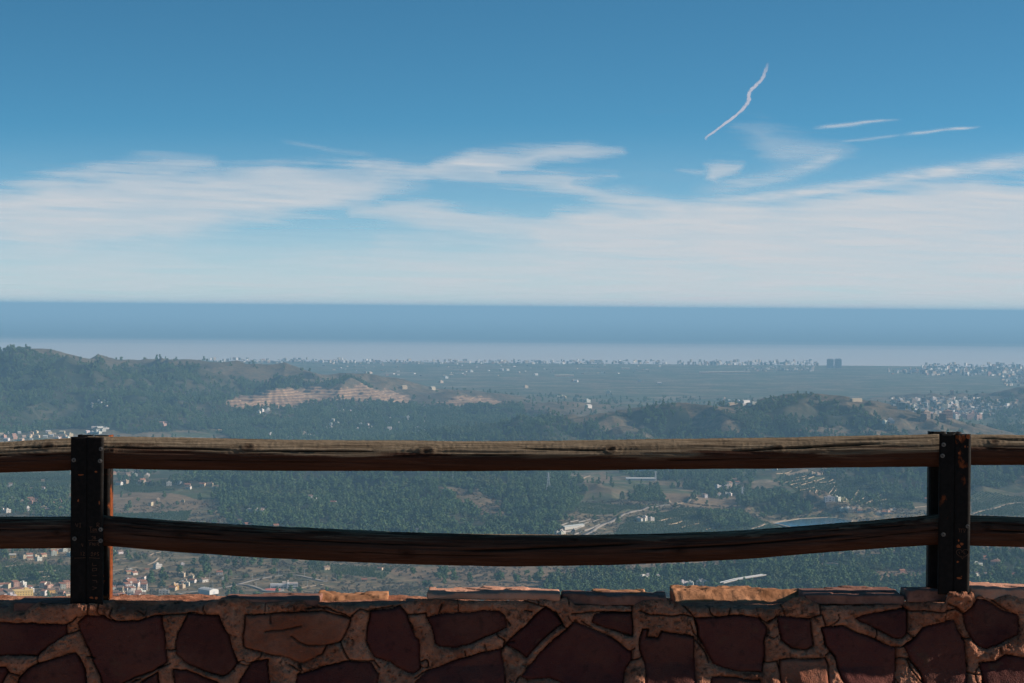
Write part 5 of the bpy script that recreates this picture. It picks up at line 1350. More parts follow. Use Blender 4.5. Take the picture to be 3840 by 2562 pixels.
house(*R5(90, 345), 'gable', 'white', 'terracotta', 'deep in the central pine wood', 1.1); house(*R5(678, 548), 'flat', 'grey', 'brown', 'at the foot of the pine wood on the rail', 1.6, .2)
cluster((1280, 660, 1420, 700), 6, 'among the winery buildings right of the road', fz=zr(2000 - 0, 1750, 3.357), s=(.7, 1.0), cols=('white',), kinds=('flat', 'tall'), gap=8) if False else cluster((1310, 655, 1490, 690), 7, 'on the farm amid the green orchard', ('flat', 'tall'), ('white',), fz=QC, s=(.6, .95), gap=7)
cluster((150 + 2000, 380, 2180, 400), 2, 'on the brown slope left of the mound', ('tall',), ('white',), fz=QC, s=(.7, .9), gap=6)
cluster((100, 165, 410, 260), 11, 'in the hamlet left of the brown mound', fz=QD, s=(.8, 1.2), cols=('white', 'cream', 'grey')); cluster((110, 300, 270, 335), 4, 'in the hamlet left of the brown mound', fz=QD, s=(.7, 1), cols=('white', 'grey'))
cluster((640, 45, 760, 70), 3, 'at the head of the terraced orchard', fz=QD, s=(.9, 1.1)); cluster((1080, 90, 1260, 120), 3, 'at the head of the terraced orchard', fz=QD, s=(.9, 1.1), cols=('cream',))
house(*QD(1285, 378), 'flat', 'white', 'brown', 'beside the terraced orchard', 1.3, .1, 1.7); house(*QD(1365, 378), 'flat', 'white', 'brown', 'beside the terraced orchard', 1.3, .8, .8)
cluster((1400, 455, 1600, 500), 7, 'beyond the reservoir', fz=QD, s=(.8, 1.15), cols=('white', 'white', 'cream')); house(*QD(1150, 488), 'flat', 'tan', 'brown', 'beyond the reservoir', .9)
cluster((1680, 470, 1960, 530), 8, 'on the flat ground left of the right post', fz=QD, s=(.6, .9), cols=('white', 'grey', 'pink')); house(*QD(1806, 415), 'flat', 'cream', 'brown', 'on the flat ground left of the right post', .6)
house(*QD(2027, 342), 'flat', 'tan', 'brown', 'at the foot of the wooded right slope', .8); house(*QD(2292, 382), 'gable', 'pink', 'terracotta', 'at the foot of the wooded right slope', 1.2); house(*QD(1690, 490), 'tall', 'tan', 'brown', 'at the foot of the wooded right slope', .8)
cluster((2130, 862, 2300, 885), 3, 'in pines behind the knoll', ('flat',), ('white',), fz=R5, s=(1.2, 1.5)); cluster((30, 890, 110, 905), 3, 'by the viaduct in the pines', ('flat',), ('white',), fz=R6, s=(.9, 1.1)); cluster((140, 885, 230, 900), 3, 'by the viaduct in the pines', ('flat',), ('white',), fz=R6, s=(.9, 1.1))
house(*R6(1522, 808), 'gable', 'pink', 'terracotta', 'hidden in pines left of the right post', .8)
A3 = 'among pines right of the right post'
house(*R6(2025, 775), 'flat', 'white', 'terracotta', A3, 1.2, .4, 1.6); cluster((2120, 745, 2200, 770), 2, A3, ('gable',), ('pink',), fz=R6, s=(1, 1.2)); house(*R6(2085, 718), 'gable', 'pink', 'terracotta', A3, .9)
cluster((2020, 830, 2110, 870), 3, A3, ('flat', 'tall'), ('grey', 'white'), fz=R6, s=(.9, 1.2)); cluster((2230, 820, 2290, 845), 2, A3, fz=R6); cluster((2250, 640, 2350, 670), 3, A3, fz=R6, s=(.9, 1.1))
cluster((40, 770, 60, 790), 1, 'in the scrub below the lower rail', fz=R5); cluster((380, 785, 420, 800), 1, 'in the scrub below the lower rail', fz=R5, s=(.7, .7)); cluster((280, 845, 400, 870), 3, 'in the scrub below the lower rail', fz=R5, s=(.7, .9), cols=('tan', 'white'))
# beyond the upper rail: small in the picture
FAR = dict(near=False)
B1 = 'in the suburb below the left hill'
cluster((0, 855, 480, 910), 26, B1, ('flat', 'gable'), ('white', 'cream', 'cream', 'pink'), fz=R1, s=(1.2, 1.7), gap=26, **FAR)
cluster((570, 845, 760, 862), 6, B1, fz=R1, s=(1.2, 1.6), **FAR); cluster((410, 808, 530, 825), 3, 'above the suburb on the left hill', fz=R1, s=(1.2, 1.6), **FAR); cluster((620, 820, 830, 832), 4, 'above the suburb on the left hill', ('shed',), ('white',), fz=R1, s=(.9, 1.1), **FAR)
cluster((620, 640, 770, 680), 8, 'halfway up the left hill', ('flat',), ('white',), fz=R1, s=(.75, 1.0), gap=20, **FAR)
cluster((1075, 792, 1145, 812), 3, 'low on the left hill', ('gable',), ('pink',), fz=R1, s=(1.3, 1.6), **FAR); house(*R1(1492, 848), 'gable', 'ochre', 'terracotta', 'alone in the wood over the upper rail', 1.4, near=False)
cluster((1810, 865, 2160, 900), 12, 'in the wood just over the upper rail', fz=R1, s=(1.1, 1.6), gap=20, cols=('white', 'cream'), **FAR); cluster((1730, 700, 1845, 725), 6, 'in the wood below the quarry', ('flat',), ('white',), fz=R1, s=(1.1, 1.5), gap=18, **FAR)
cluster((2210, 750, 2320, 830), 5, 'in the wood below the quarry', ('flat',), ('white',), fz=R1, s=(1.1, 1.4), gap=18, **FAR)
cluster((110, 710, 275, 722), 5, 'in the wood below the quarry', ('flat',), ('white',), fz=R2, s=(1.1, 1.4), gap=18, **FAR); cluster((230, 755, 350, 835), 9, 'in the estate below the quarry', ('flat', 'gable'), ('white', 'cream'), fz=R2, s=(1.1, 1.5), gap=20, **FAR)
cluster((430, 755, 730, 870), 15, 'in the estate below the quarry', ('flat', 'gable'), ('white',), fz=R2, s=(1.1, 1.5), gap=20, **FAR)
for a, b in ((820, 518), (855, 488), (890, 472), (340, 455), (570, 555), (762, 562), (1395, 552), (1720, 510), (1735, 512), (1625, 622), (1640, 622), (1652, 624), (1798, 645), (1812, 650), (1820, 685), (1955, 588), (2165, 510), (2300, 527), (1270, 435), (1463, 466), (247, 450), (305, 453), (1230, 433), (1025, 445)):
    house(*R2(a, b), random.choice(('flat', 'gable')), random.choice(('white', 'cream')), 'terracotta', 'on the plain behind the quarry', 1.9, near=False, name='farmhouse', cat='farmhouse')
for a, b in ((1620, 476), (1655, 474), (1690, 476), (2070, 427)): house(*R2(a, b), 'shed', 'cream', 'pale', 'on the coastal plain', 2.0, .1, near=False, name='warehouse', cat='warehouse')
for i, a in enumerate((180, 225, 270, 320, 370, 420, 460)): house(*R3(a, 455 - i), 'shed', 'cream', 'pale', 'in the row near the coast', 2.0, .08, 1.1, near=False, name='warehouse', cat='warehouse')
cluster((330, 640, 540, 672), 9, 'on the plain left of the round right hill', ('flat', 'gable', 'shed'), ('white', 'cream'), fz=R3, s=(1.1, 1.6), **FAR)
house(*R3(318, 635), 'block', 'cream', 'brown', 'on the plain left of the round right hill', 1.0, near=False); house(*R3(1211, 640), 'shed', 'cream', 'brown', 'on the plain right of the round right hill', 1.6, near=False)
C1 = 'in the town past the round hill'
cluster((1460, 640, 2010, 700), 30, C1, ('block',), ('white', 'white', 'cream', 'tan'), fz=R3, s=(.8, 1.25), gap=30, name='apartment_block', cat='apartment block', **FAR)
cluster((1560, 750, 2080, 775), 14, C1, ('block',), ('pink', 'tan', 'pink', 'white'), fz=R3, s=(.9, 1.4), gap=40, name='apartment_block', cat='apartment block', **FAR)
cluster((1405, 775, 1460, 790), 4, C1, ('flat',), ('white',), fz=R3, s=(1.3, 1.6), gap=18, **FAR)

# labels: colour, form and the place in its cluster counted from the left
from collections import defaultdict
by = defaultdict(list)
for hh_ in HOUSES: by[(hh_[2], hh_[3], hh_[4], hh_[5])].append(hh_)
for (c_, f_, p_, cat_), lst in by.items():
    lst.sort(key=lambda q: q[1])
    for i, q in enumerate(lst):
        if len(f'{c_} {f_} {cat_} x from left {p_}'.split()) > 16: print('LONG', c_, f_, cat_, p_)
        lab = f'{c_} {f_} {cat_}' if len(lst) == 1 else f'{c_} {f_} {cat_}, {ordinal(i + 1)} from left'
        pp = p_ if p_.startswith(('in ', 'on ', 'at ', 'among', 'above', 'below', 'beside', 'beyond', 'between', 'by ', 'under', 'deep', 'halfway', 'hidden', 'alone', 'standing')) else 'of the ' + p_
        tag(q[0], lab + ' ' + pp, cat_, 'buildings ' + pp)

# stuff: the mass of tiny roofs in the far towns
def town_mass(name, rects, label):
    m = MB(); rs_ = random.Random(8)
    for fz, (x0, y0, x1, y1), n, (sa, sb), hts in rects:
        (a0, b0), (a1, b1) = fz(x0, y0), fz(x1, y1)
        for i in range(n):
            g_ = ground_at(rs_.uniform(a0, a1), rs_.uniform(b0, b1), n=500); s = rs_.uniform(sa, sb) * .72
            if math.hypot(g_[0], g_[1]) < (11500 if name == 'coastal_suburbs' else 7000): continue
            h = rs_.choice(hts); an = rs_.uniform(-.4, 1.0)
            T = Matrix.Translation(Vector(g_)) @ Matrix.Rotation(an, 4, 'Z'); w = 7 * s * rs_.uniform(.7, 1.8); d = 6 * s
            m.box(-w, w, -d, d, -3, h, rs_.choice((0, 0, 1, 1, 2, 3, 3)), T)
    mats = [simple('far_white', (.50, .46, .41), .9), simple('far_cream', (.32, .25, .18), .9), simple('far_pink', (.24, .14, .10), .9), simple('far_grey', (.12, .12, .12), .9)]
    tag(m.build(name, mats), label, kind='stuff')
town_mass('distant_town', [(R3, (1450, 625, 2300, 705), 300, (.8, 1.3), (6, 8, 11)), (R3, (1900, 705, 2300, 740), 60, (.8, 1.2), (5, 7)), (R3, (1360, 700, 1520, 735), 20, (.8, 1.2), (6, 8)), (R3, (1520, 705, 2080, 745), 160, (.9, 1.3), (6, 9, 12))],
          'mass of small pale roofs filling the town right of the round hill')
town_mass('coastal_suburbs', [(R2, (60, 370, 2350, 390), 330, (.9, 1.7), (6, 9, 14, 20)), (R3, (0, 378, 960, 400), 170, (.9, 1.6), (6, 12, 20, 26)), (R3, (440, 408, 930, 440), 90, (.9, 1.4), (6, 9)), (R1, (1350, 362, 2350, 385), 160, (.9, 1.7), (6, 9, 14, 22)),
                              (R3, (1660, 395, 2350, 470), 260, (1.1, 2.0), (9, 14, 26)), (R3, (1430, 430, 1760, 460), 60, (1, 1.6), (8, 18)), (R3, (2200, 430, 2350, 540), 80, (1, 1.8), (9, 14)), (R2, (0, 390, 2350, 470), 90, (.9, 1.4), (6,))],
          'thin scatter of tiny pale buildings along the flat coast')
def big_tower(px0, px1, ptop, pbase, name, cat_, label, col, depth=0.8, rz=0.1):
    g_ = ground_at((px0 + px1) / 2, pbase); dd = math.hypot(g_[0], g_[1]); w = (px1 - px0) / FPX * dd; h = (pbase - ptop) / FPX * dd
    r = empty(name, g_, rz); b = MB(); b.box(-w / 2, w / 2, -w * depth / 2, w * depth / 2, -5, h * .93); b.box(-w * .36, w * .36, -w * depth * .36, w * depth * .36, h * .93 + .003, h)
    o = b.build('tower_block', M_WALL, r); o.color = (*col, 1)
    wm = MB()
    for k in range(int(h * .9 / 3.2)): wm.box(-w * .46, w * .46, -w * depth / 2 - .2, -w * depth / 2 - .003, 2 + k * 3.2, 3.6 + k * 3.2)
    wm.build('window_band', M_GLASS, r); tag(r, label, cat_)
big_tower(3102, 3124, 1346, 1381, 'apartment_tower', 'tower block', 'left one of two bulky dark tower blocks alone on the coast', (.30, .30, .32))
big_tower(3131, 3154, 1345, 1381, 'apartment_tower', 'tower block', 'right one of two bulky dark tower blocks alone on the coast', (.30, .30, .32))
big_tower(3648, 3653, 1506, 1532, 'church_tower', 'church tower', 'slim dark church tower at the right edge of the pale town', (.25, .20, .17))
big_tower(3563, 3575, 1463, 1484, 'apartment_tower', 'tower block', 'brown tower block standing alone above the pale town', (.42, .27, .19))
big_tower(2540, 2545, 1352, 1366, 'water_tower', 'tower', 'thin pale tower on the coast behind the middle hills', (.6, .56, .5))

# -- the white shed with a barrel roof
g_ = ground_at(*QB(640, 500)); L, W_, H_ = 27, 17, 6.2
sh = empty('storage_shed', (g_[0] - 5, g_[1] + 9, g_[2]), math.radians(-43)); tag(sh, 'large white metal storage shed with ribbed pale roof beside the lane', 'shed')
m = MB(); m.box(-L / 2, L / 2, -W_ / 2, W_ / 2, -2, H_)
arc = [(-W_ / 2 + W_ * i / 8, H_ + 2.0 * math.sin(math.pi * i / 8)) for i in range(9)]
for xx_ in (-L / 2, L / 2): m.add([(xx_, a, b) for a, b in arc], [tuple(range(9)) if xx_ < 0 else tuple(range(8, -1, -1))])
o = m.build('wall', M_WALL, sh); o.color = (.60, .58, .54, 1)
r = MB(); ar2 = [(-W_ / 2 - .3 + (W_ + .6) * i / 12, H_ + .06 + 2.15 * math.sin(math.pi * i / 12)) for i in range(13)]
for i in range(12):
    (a0, b0), (a1, b1) = ar2[i], ar2[i + 1]
    r.add([(-L / 2 - .3, a0, b0), (L / 2 + .3, a0, b0), (L / 2 + .3, a1, b1), (-L / 2 - .3, a1, b1)], [(0, 1, 2, 3)])
rf = r.build('roof', M_ROOFC, sh); rf.color = (.50, .48, .45, 1)
for i in range(5):
    s = MB(); s.box(-L / 2 + 3 + i * 5, -L / 2 + 4.2 + i * 5, -.5, .5, H_ + 2.2, H_ + 2.9); s.build('roof_vent', M_METAL, rf)
m = MB(); m.box(L / 2 + .003, L / 2 + .08, -2.2, 2.2, 0, 4.2); m.build('sliding_door', M_METAL, sh)
for i in range(3): keep_out(g_[0] - 5 + (i - 1) * 6, g_[1] + 8 - (i - 1) * 8, 15)
for k_ in (10, 20, 30): keep_out(g_[0], g_[1] - k_, 12)
# -- the white school with a low wing and a taller block
g_ = ground_at(*QB(1560, 430)); sc_ = empty('school', (g_[0], g_[1] + 6, g_[2]), math.radians(8)); tag(sc_, 'modern white two storey school with strip windows beside a red round court', 'school')
def blk(x0, x1, y0, y1, z1, name='wing', col=(.62, .60, .57)):
    m = MB(); m.box(x0, x1, y0, y1, -2, z1); m.box(x0 - .02, x1 + .02, y0 - .02, y0 + .3, z1 + .003, z1 + .9); m.box(x0 - .02, x1 + .02, y1 - .3, y1 + .02, z1 + .003, z1 + .9); o = m.build(name, M_WALL, sc_); o.color = (*col, 1); return o
def strip(o, x0, x1, y, z, n):
    for i in range(n):
        a = x0 + (x1 - x0) * i / n; m = MB(); m.box(a + .25, a + (x1 - x0) / n - .25, y - .06, y - .003, z, z + 1.5); m.build('window', M_GLASS, o)
o = blk(4, 20, -5, 9, 7.2, 'main_block'); strip(o, 5, 19.5, -5, 1.2, 6); strip(o, 5, 19.5, -5, 4.6, 6)
o2 = blk(-21, 3.9, 0, 10, 5.4, 'wing'); strip(o2, -20, 0, 0, 1.2, 7)
o3 = blk(-10, 6, -4, -.1, 4.0, 'entrance_hall', (.5, .48, .45)); strip(o3, -9, 2, -4, .9, 4)
m = MB(); m.box(-3, 3, 2, 6, 5.45, 9.5); m.box(4.5, 7, 3, 6, 8.2, 10.8); o = m.build('rooftop_plant', M_WALL, sc_); o.color = (.7, .55, .45, 1)
m = MB(); m.box(8, 19.4, -3, 7.4, 7.25, 7.6); o = m.build('roof', M_ROOFC, sc_); o.color = (.42, .25, .18, 1)
for a_ in range(-28, 30, 8):
    for b_ in (0, 12, -12, -24): keep_out(g_[0] + a_, g_[1] + b_, 9)
def disc(name, px, py, r, mat_, dz, sy_=1.0, kind=None):
    g2_ = ground_at(px, py); n = 40; m = MB(); pts = [(r * math.cos(2 * math.pi * i / n), r * sy_ * math.sin(2 * math.pi * i / n)) for i in range(n)]
    m.slab(pts, -3, dz); o = m.build(name, mat_, loc=tuple(g2_)); keep_out(g2_[0], g2_[1], r + 3); return o
zc_ = disc('playground', *QB(1420, 452), 17, M_CONC, 1.2); tag(zc_, kind='structure')
zc_ = disc('sports_court', *QB(1420, 450), 12, simple('red_court', (.46, .11, .07), .8), 1.6); tag(zc_, kind='structure')
# -- yellow factory-like building in the village
g_ = ground_at(*QA(260, 790)); yb_ = empty('yellow_building', (g_[0], g_[1] + 5, g_[2]), math.radians(25)); tag(yb_, 'long yellow two storey building with rows of small windows at the village edge', 'building')
m = MB(); m.box(-16, 16, -6, 6, -3, 7.5); o = m.build('wall', M_WALL, yb_); o.color = (.62, .42, .14, 1)
r = MB(); r.add([(-16.4, -6.5, 7.4), (16.4, -6.5, 7.4), (16.4, 0, 9.6), (-16.4, 0, 9.6), (16.4, 6.5, 7.4), (-16.4, 6.5, 7.4)], [(0, 1, 2, 3), (3, 2, 4, 5), (0, 3, 5), (1, 4, 2)]); rf = r.build('roof', M_ROOFC, yb_); rf.color = (.58, .40, .15, 1)
m = MB(); m.box(4, 9, -2, 2, 8, 11.5); o = m.build('roof_turret', M_WALL, yb_); o.color = (.62, .42, .14, 1)
for f in range(2):
    for i in range(8): w = MB(); w.box(-14.5 + i * 3.9, -13.3 + i * 3.9, -6.06, -6.003, 1.3 + f * 3.3, 2.7 + f * 3.3); w.build('window', M_GLASS, yb_)
for k_ in (-10, 0, 10): keep_out(g_[0] + k_, g_[1], 12); keep_out(g_[0] + k_, g_[1] - 15, 10)

# -- roads, tracks and terrace walls
def strip_on_land(name, pts, width, mat_, dz=0.35, h=None, kind='structure'):
    G = np.array([ground_at(*p)[:2] for p in pts]); seg = np.hypot(*np.diff(G, axis=0).T); c = np.concatenate([[0], np.cumsum(seg)]); n = max(3, int(c[-1] / 9))
    q = np.linspace(0, c[-1], n); x = np.interp(q, c, G[:, 0]); y = np.interp(q, c, G[:, 1])
    if len(pts) > 2 and n > 12: k = np.ones(7) / 7; x = np.convolve(np.pad(x, 3, 'edge'), k, 'valid'); y = np.convolve(np.pad(y, 3, 'edge'), k, 'valid')
    tx_ = np.gradient(x); ty_ = np.gradient(y); l = np.hypot(tx_, ty_) + 1e-9; nx2, ny2 = -ty_ / l, tx_ / l
    z = land(x, y)
    for i in range(0, n, 1): keep_out(x[i], y[i], width / 2 + (3.5 if h is None else 2))
    if h is None:
        for i in range(n): d_ = math.hypot(x[i], y[i]); keep_out(x[i] * (1 - 8 / d_), y[i] * (1 - 8 / d_), width / 2 + 2.5)
    zl = land(x + nx2 * width / 2, y + ny2 * width / 2); zr_ = land(x - nx2 * width / 2, y - ny2 * width / 2)
    if h is None:
        zt = np.maximum(np.maximum(zl, zr_), z) + dz; rows = [(x + nx2 * width / 2, y + ny2 * width / 2, zt - 3), (x + nx2 * width / 2, y + ny2 * width / 2, zt), (x - nx2 * width / 2, y - ny2 * width / 2, zt), (x - nx2 * width / 2, y - ny2 * width / 2, zt - 3)]
    else:
        zt = z + h; rows = [(x + nx2 * width / 2, y + ny2 * width / 2, z - 2), (x + nx2 * width / 2, y + ny2 * width / 2, zt), (x - nx2 * width / 2, y - ny2 * width / 2, zt), (x - nx2 * width / 2, y - ny2 * width / 2, z - 2)]
    V = np.stack([np.stack(r_, -1) for r_ in rows], 1).reshape(-1, 3)
    o = mesh_np(name, V, grid_faces(n, 4), mat_, smooth=False)
    if kind: tag(o, kind=kind)
    return o
def zp(fz, pts): return [fz(a, b) for a, b in pts]
strip_on_land('road', zp(QB, [(200, 480), (500, 462), (680, 430), (860, 408), (990, 372), (1250, 300), (1500, 262), (1690, 248), (1800, 280), (1960, 312), (2100, 350)]), 9, M_ROAD)
strip_on_land('road', zp(QB, [(980, 378), (1100, 385), (1230, 425), (1300, 450)]), 8, M_ROAD, .5)
strip_on_land('road', zp(QB, [(220, 490), (380, 530), (560, 545)]), 9, M_ROAD, .5)
strip_on_land('path', zp(QB, [(1700, 425), (1850, 405), (2050, 375)]), 5, M_TRACK)
strip_on_land('road', zp(QC, [(560, 890), (640, 860), (760, 800), (880, 725), (980, 690), (1080, 630), (1190, 580), (1400, 520), (1600, 495), (1750, 480)]), 11, M_ROAD)
strip_on_land('path', zp(QC, [(1750, 478), (1850, 470), (1960, 430), (2060, 395)]), 6, M_TRACK); strip_on_land('path', zp(QC, [(1700, 425), (1820, 470)]), 5, M_TRACK)
strip_on_land('path', zp(QD, [(480, 665), (540, 650), (615, 615)]), 7, M_TRACK); strip_on_land('path', zp(QD, [(2100, 462), (2200, 440), (2330, 425)]), 8, M_TRACK)
strip_on_land('path', zp(R6, [(1995, 412), (2060, 390), (2150, 372), (2240, 340), (2350, 332)]), 8, M_TRACK)
strip_on_land('path', zp(QA, [(1850, 400), (1950, 355), (1990, 310)]), 5, M_TRACK); strip_on_land('path', zp(QA, [(1870, 280), (1930, 250), (2040, 232)]), 6, M_TRACK); strip_on_land('path', zp(QA, [(1400, 345), (1600, 318), (1770, 295)]), 5, M_TRACK)
strip_on_land('path', zp(QA, [(1400, 475), (1560, 450), (1720, 425)]), 4, M_TRACK); strip_on_land('path', zp(QA, [(60, 420), (220, 400), (380, 390)]), 4, M_TRACK); strip_on_land('path', zp(QA, [(310, 575), (450, 555), (640, 540)]), 5, M_TRACK); strip_on_land('path', zp(QA, [(400, 500), (690, 470)]), 4, M_TRACK)
strip_on_land('path', zp(R4, [(760, 310), (900, 300)]), 5, M_TRACK); strip_on_land('path', zp(R4, [(760, 375), (880, 390), (1020, 400)]), 4, M_TRACK)
strip_on_land('path', zp(R5, [(1690, 215), (1760, 180), (1830, 150)]), 6, M_TRACK)
strip_on_land('path', zp(QD, [(640, 600), (760, 588), (830, 570)]), 6, M_TRACK)
for fz, pairs, ph in ((QD, [((815, 205), (915, 170)), ((930, 177), (972, 165)), ((880, 222), (1060, 183)), ((1005, 160), (1128, 130)), ((940, 246), (1185, 188)), ((1100, 176), (1232, 147)), ((1175, 196), (1322, 160)), ((980, 275), (1130, 245)),
                      ((1255, 212), (1352, 190)), ((1080, 290), (1340, 229)), ((1140, 306), (1360, 260)), ((1340, 340), (1580, 272)), ((1380, 360), (1575, 315)), ((1425, 388), (1680, 325)), ((1560, 395), (1812, 320)), ((1690, 400), (1870, 366)),
                      ((1980, 440), (2130, 405)), ((740, 105), (900, 72)), ((760, 186), (802, 175)), ((940, 145), (1050, 124)), ((1150, 122), (1196, 128))], 'terrace walls of the orchard above the reservoir'),
                  (QC, [((1680, 735), (1872, 693)), ((1868, 770), (2080, 722)), ((2168, 800), (2340, 764)), ((1580, 690), (1802, 645))], 'terrace walls in the green orchard left of the reservoir')):
    for i, (a, b) in enumerate(pairs):
        o = strip_on_land('terrace_wall', [fz(*a), fz(*b)], 1.4, M_FIELDWALL, h=1.7, kind=None)
        tag(o, f'tan stone terrace wall, {ordinal(i + 1)} of the {"rows above the reservoir" if fz is QD else "rows in the orchard left of the reservoir"}', 'terrace wall', ph)
o = strip_on_land('retaining_wall', [QD(842, 122), QD(1062, 82)], 3, M_FIELDWALL, h=6, kind=None); tag(o, 'tall tan retaining wall at the top of the terraced orchard', 'wall')
# walled compound by the road: pale walls and a long greenhouse-like shed
for i, (a, b, h_) in enumerate((((330, 755), (425, 715), 3), ((335, 810), (430, 765), 4), ((385, 830), (600, 765), 3), ((430, 715), (590, 672), 2), ((640, 812), (762, 772), 4), ((510, 862), (605, 828), 3), ((570, 705), (720, 660), 2), ((600, 752), (820, 672), 1.6), ((765, 770), (830, 735), 3), ((505, 800), (520, 820), 6))):
    o = strip_on_land('compound_wall', [QC(*a), QC(*b)], 1.6, M_CONC, h=h_ * .6, kind=None); tag(o, f'pale wall, {ordinal(i + 1)} of the walled yards beside the valley road', 'wall', 'walls of the yards beside the valley road')
g_ = ground_at(*QC(495, 775)); cs_ = empty('long_shed', (*g_[:2], g_[2]), math.radians(50)); tag(cs_, 'long pale shed with columns in the walled yard by the road', 'shed'); m = MB(); m.box(-30, 30, -5, 5, -3, 5); o = m.build('wall', M_WALL, cs_); o.color = (.36, .34, .3, 1)
r = MB(); r.add([(-30.5, -5.6, 5.05), (30.5, -5.6, 5.05), (30.5, 0, 6.6), (-30.5, 0, 6.6), (30.5, 5.6, 5.05), (-30.5, 5.6, 5.05)], [(0, 1, 2, 3), (3, 2, 4, 5), (0, 3, 5), (1, 4, 2)]); o = r.build('roof', M_ROOFC, cs_); o.color = (.40, .43, .42, 1)
cluster((300, 845, 420, 862), 3, 'by the walled yards on the lower rail', ('flat',), ('white',), fz=QC, s=(.7, .9), gap=9)
for i, (a, b, L_) in enumerate(((1340, 52, 150), (1290, 172, 110))):
    g_ = ground_at(*QC(a + 60, b)); o_ = empty('greenhouse', tuple(g_), .05); tag(o_, ('upper' if i == 0 else 'lower') + ' long white greenhouse shed in the fields under the upper rail', 'greenhouse', 'greenhouses under the upper rail')
    m = MB(); m.box(-L_ / 3, L_ / 3, -8, 8, -3, 5); q = m.build('wall', M_WALL, o_); q.color = (.5, .5, .48, 1)
    m = MB(); m.add([(-L_ / 3 - .5, -8.5, 5.02), (L_ / 3 + .5, -8.5, 5.02), (L_ / 3 + .5, 0, 7), (-L_ / 3 - .5, 0, 7), (L_ / 3 + .5, 8.5, 5.02), (-L_ / 3 - .5, 8.5, 5.02)], [(0, 1, 2, 3), (3, 2, 4, 5), (0, 3, 5), (1, 4, 2)]); q = m.build('roof', M_ROOFC, o_); q.color = (.5, .5, .48, 1)
    for k_ in range(-4, 5): keep_out(g_[0] + k_ * 12, g_[1] - 10, 14)
for l_ in HOUSES[-3:]: tag(l_[0], f'small white flat roofed house by the walled yards on the lower rail, {ordinal(HOUSES.index(l_) - len(HOUSES) + 4)} built', 'house', 'houses by the walled yards')
for i, l_ in enumerate(sorted(HOUSES[-3:], key=lambda q: q[1])): l_[0]['label'] = ('left', 'middle', 'right')[i] + ' one of three small white houses by the walled yards on the lower rail'

# -- water
t = NT('reservoir_water'); t.col((0.030, 0.075, 0.105)); t.rough(0.12); t.b.inputs['Specular IOR Level'].default_value = 0.5; nz = t.noise(t.geo(), 0.4, 3); t.bump(nz, 0.25, 0.15); M_WATER = t.m
def pond(pts, name, extra=1.0):
    G = [ground_at(*p) for p in pts]; z = float(np.mean([g[2] for g in G])) + extra; c = np.mean([g[:2] for g in G], axis=0)
    P = [(g[0], g[1]) for g in G]; m = MB(); m.slab(P, z - 12, z); o = m.build(name, M_WATER); tag(o, kind='structure')
    ring = [((x - c[0]) * 1.0 + c[0] + np.sign(x - c[0]) * 3, (y - c[1]) * 1.0 + c[1] + np.sign(y - c[1]) * 4) for x, y in P]
    n = len(P); b = MB(); vs = [(*p, z + .7) for p in P] + [(*p, z + .7) for p in ring] + [(*p, z - 14) for p in ring] + [(*p, z - 14) for p in P]
    fs = [(i, (i + 1) % n, (i + 1) % n + n, i + n) for i in range(n)] + [(i + n, (i + 1) % n + n, (i + 1) % n + 2 * n, i + 2 * n) for i in range(n)] + [((i + 1) % n, i, i + 3 * n, (i + 1) % n + 3 * n) for i in range(n)]
    b.add(vs, fs); o = b.build(name + '_bank', M_FIELDWALL); tag(o, kind='structure')
    x_ = np.linspace(min(p[0] for p in ring), max(p[0] for p in ring), 30); y_ = np.linspace(min(p[1] for p in ring) - 25, max(p[1] for p in ring), 30)
    for a in x_:
        for b2 in y_:
            if in_poly(np.array([a]), np.array([b2]), ring)[0] or in_poly(np.array([a]), np.array([b2 + 25]), ring)[0]: keep_out(a, b2, 9)
pond(zp(QD, [(700, 607), (980, 577), (1270, 548), (1440, 558), (1515, 573), (1500, 640), (900, 665), (790, 628)]), 'reservoir_water')
pond(zp(R6, [(950, 776), (1000, 752), (1060, 753), (1115, 766), (1050, 778), (990, 784)]), 'pond_water', 1.5)

# -- pylons, masts and lamp posts
def pylon(px, pt, pb, label):
    g_ = ground_at(px, pb); dd = math.hypot(g_[0], g_[1]); h = (pb - pt) / FPX * dd; p = empty('electricity_pylon', tuple(g_), .4); tag(p, label, 'pylon', 'lattice pylons in the valley'); w = h * .10; m = MB()
    lv = [0, .25, .5, .7, .85, 1]; ww = [w, w * .75, w * .5, w * .32, w * .25, w * .12]; c4 = ((-1, -1), (1, -1), (1, 1), (-1, 1))
    for i in range(5):
        for k in range(4):
            a, b = c4[k], c4[(k + 1) % 4]
            m.tube((a[0] * ww[i], a[1] * ww[i], h * lv[i]), (a[0] * ww[i + 1], a[1] * ww[i + 1], h * lv[i + 1]), .32, .32, 4)
            m.tube((a[0] * ww[i], a[1] * ww[i], h * lv[i]), (b[0] * ww[i + 1], b[1] * ww[i + 1], h * lv[i + 1]), .16, .16, 3); m.tube((b[0] * ww[i], b[1] * ww[i], h * lv[i]), (a[0] * ww[i + 1], a[1] * ww[i + 1], h * lv[i + 1]), .16, .16, 3)
    m.build('lattice_tower', M_METAL, p)
    for z in (.72, .86, .97): c = MB(); c.tube((-w * 1.5, 0, h * z), (w * 1.5, 0, h * z), .26, .26, 4); c.build('cross_arm', M_METAL, p)
pylon(*R5(1548, 0)[:1], R5(0, 130)[1], R5(0, 250)[1], 'tall grey lattice pylon rising at the right edge of the central pine wood')
pylon(R5(2275, 0)[0], R5(0, 122)[1], R5(0, 190)[1], 'grey lattice pylon between the two long white greenhouses')
pylon(R6(440, 0)[0], R6(0, 228)[1], R6(0, 322)[1], 'brownish lattice pylon beside the hamlet left of the brown mound')
LP0 = None
